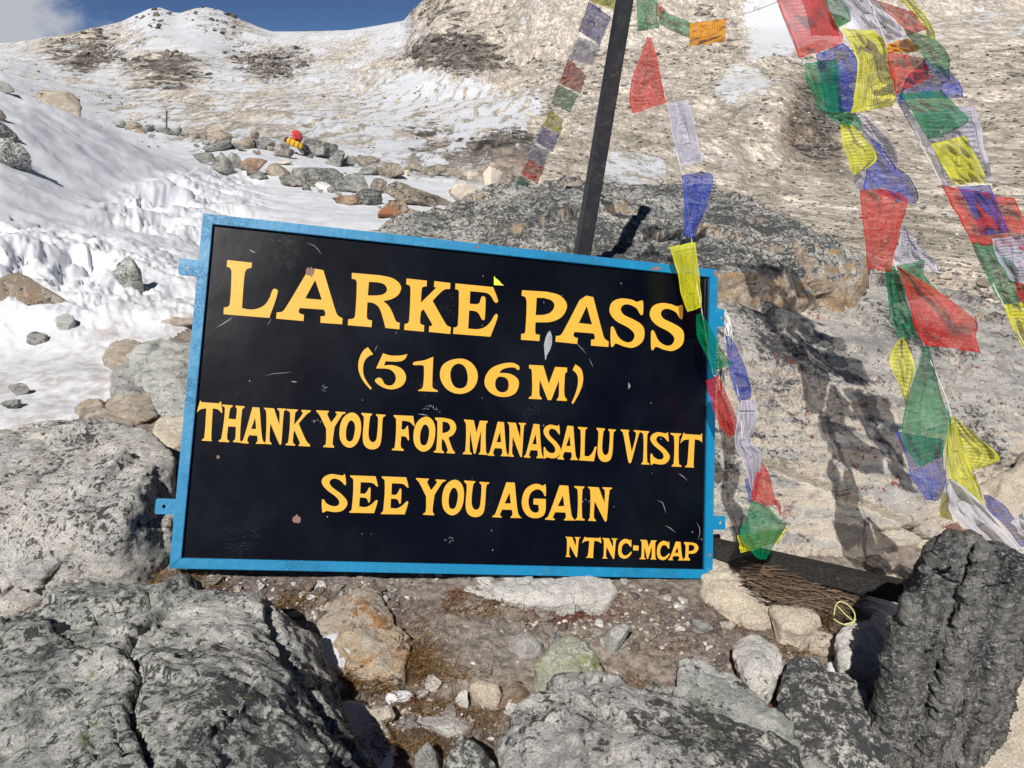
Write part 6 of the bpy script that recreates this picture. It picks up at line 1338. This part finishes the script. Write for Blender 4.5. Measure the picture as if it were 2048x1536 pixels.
MGR = N('dry_grass'); s = MGR; t = s.n('Attribute', attribute_name='tone').outputs['Fac']
gc = s.n('ValToRGB', {0: t}); e = gc.color_ramp; e.elements[0].color = (.10, .05, .02, 1); e.elements[1].color = (.42, .30, .15, 1); q = e.elements.new(.5); q.color = (.26, .15, .06, 1)
s.t.links.new(s.n('MixShader', {0: .35, 1: s.n('BsdfDiffuse', {'Color': gc.outputs[0]}), 2: s.n('BsdfTranslucent', {'Color': gc.outputs[0]})}).outputs[0], s.out.inputs[0])
def blades(name, label, roots, hts, mat, lean=None, width=.0011, seed=0, seg=3, low=.5, tonef=None, kind='stuff', parent=None):
    r = np.random.default_rng(seed); n = len(roots); a = r.uniform(0, 6.28, n); k = r.uniform(low, 1.2, n)
    dirv = np.stack([np.cos(a) * k, np.sin(a) * k, np.ones(n)], 1)
    if lean is not None: dirv += np.array(lean)
    dirv /= np.linalg.norm(dirv, axis=1)[:, None]; side = np.cross(dirv, r.normal(size=(n, 3))); side /= np.linalg.norm(side, axis=1)[:, None]
    bend = r.normal(size=(n, 3)) * .45; bend[:, 2] = -np.abs(bend[:, 2]) * .8
    ts = np.linspace(0, 1, seg + 1); V = np.zeros((n, (seg + 1) * 2, 3))
    for i, t_ in enumerate(ts):
        c = roots + dirv * (hts * t_)[:, None] + bend * (hts * t_ * t_)[:, None]; w = width * (1 - .8 * t_)
        V[:, 2 * i] = c - side * w; V[:, 2 * i + 1] = c + side * w
    F = np.array([[2 * i, 2 * i + 1, 2 * i + 3, 2 * i + 2] for i in range(seg)])
    FF = (F[None] + (np.arange(n) * (seg + 1) * 2)[:, None, None]).reshape(-1, 4)
    tn = np.repeat(r.random(n), (seg + 1) * 2)
    m = mesh_np(name, V.reshape(-1, 3), FF, True, [mat], attrs={'tone': tn}); o = link(name, m, parent); tag(o, label, kind=kind); return o
def tuftpts(areas, rng):
    out = []; hs = []
    for cx_, cy_, rx, ry, n, h in areas:
        x = cx_ + rng.normal(size=n) * rx * .5; y = cy_ + rng.normal(size=n) * ry * .5
        for a, b in zip(x, y):
            d_ = gdepth(a, b)
            if d_ < 5: out.append(P(a, b, d_) - np.array([0, 0, .004])); hs.append(h * rng.uniform(.4, 1.2))
    return np.array(out), np.array(hs)
A = [(350,1165,70,22,500,.028),(270,1175,90,16,520,.03),(60,1215,60,25,360,.035),(40,1180,50,30,250,.03),(420,1178,60,12,200,.02),(580,1215,50,30,420,.022),(610,1185,60,20,250,.018),
     (770,1345,70,26,900,.028),(830,1325,50,40,600,.028),(750,1370,60,22,700,.03),(850,1290,60,50,260,.015),(1000,1200,80,16,420,.02),(960,1225,60,14,260,.02),(900,1210,30,16,160,.018),(820,1250,50,50,260,.016),
     (860,1420,80,30,700,.02),(880,1350,90,22,420,.018),(770,1480,50,40,360,.02),(850,1500,60,30,420,.02),(960,1440,50,30,300,.018),(1250,1370,60,40,420,.018),(1280,1400,60,30,400,.018),(1340,1300,50,40,200,.014),
     (1510,1380,40,40,420,.02),(1480,1250,70,16,260,.016),(1600,1280,60,26,480,.02),(1660,1240,40,24,380,.025),(1580,1310,50,20,260,.016),(1440,1210,40,12,160,.016),(1540,1420,30,30,200,.018),(700,1355,40,12,260,.03)]
pp, hh = tuftpts(A, rg)
blades('dry_grass', 'short dry brown grass and moss in tufts on the soil', pp, hh * 1.35, MGR.m, seed=2)
MRM = N('red_moss'); s = MRM; s.principled(s.mix(s.noise(s.coords(), 60, 4), (.10, .028, .015), (.20, .06, .03)), .9)
pp, hh = tuftpts([(1150,1222,90,16,3200,.007),(1230,1196,22,18,500,.007),(915,1188,16,12,500,.007),(1120,1240,70,10,600,.006),(830,1398,36,12,500,.007),(245,1180,40,10,300,.008),(860,1452,40,10,300,.007)], rg)
blades('red_moss', 'rust red moss growing along the flat white rock', pp, hh, MRM.m, seed=4, seg=1, width=.0012)
MTW = N('dry_twigs'); s = MTW; t = s.n('Attribute', attribute_name='tone').outputs['Fac']; s.principled(s.mix(t, (.07, .045, .03), (.24, .17, .12)), .85)
tw = []; th_ = []
for k in range(950):
    x = 1478 + 205 * rg.random(); f = (x - 1478) / 205; y = 1128 + 62 * f + 66 * (rg.random() - .2) * (.45 + .55 * math.sin(math.pi * min(1, f + .1)))
    d_ = min(2.45, gdepth(x, y + 14)); tw.append(P(x, y, d_ - .05 - .10 * rg.random())); th_.append(.05 + .08 * rg.random())
blades('twig_pile', 'heap of dry brown twigs beside the black beam', np.array(tw), np.array(th_), MTW.m, lean=(1.9, -.7, -.75), width=.0015, seed=6, seg=4, low=.1)
MST2 = N('pale_straw'); MST2.principled((.62, .66, .30), .7)
strw = empty('straw', P(1690, 1240, 1.97)); tag(strw, 'curl of pale yellow straw on the end of the twig heap', 'straw')
for k, q in enumerate([[(1668,1230),(1672,1210),(1682,1203),(1700,1213),(1710,1230),(1705,1244),(1690,1248)], [(1668,1238),(1680,1246),(1700,1250),(1712,1238)], [(1675,1212),(1690,1228),(1704,1240)]]):
    A_ = np.array(q, float); t = tube('straw', catmull(P(A_[:, 0], A_[:, 1], np.full(len(A_), 1.98 - .01 * k)), 24), .0016, MST2.m, strw)
    t.name = 'stalk'
t = tube('twig', catmull(P([1558, 1575, 1590, 1602], [1002, 984, 972, 958], [2.66, 2.64, 2.62, 2.60]), 14), .002, MTW.m); tag(t, 'single dark twig leaning on the cream boulder', 'twig')
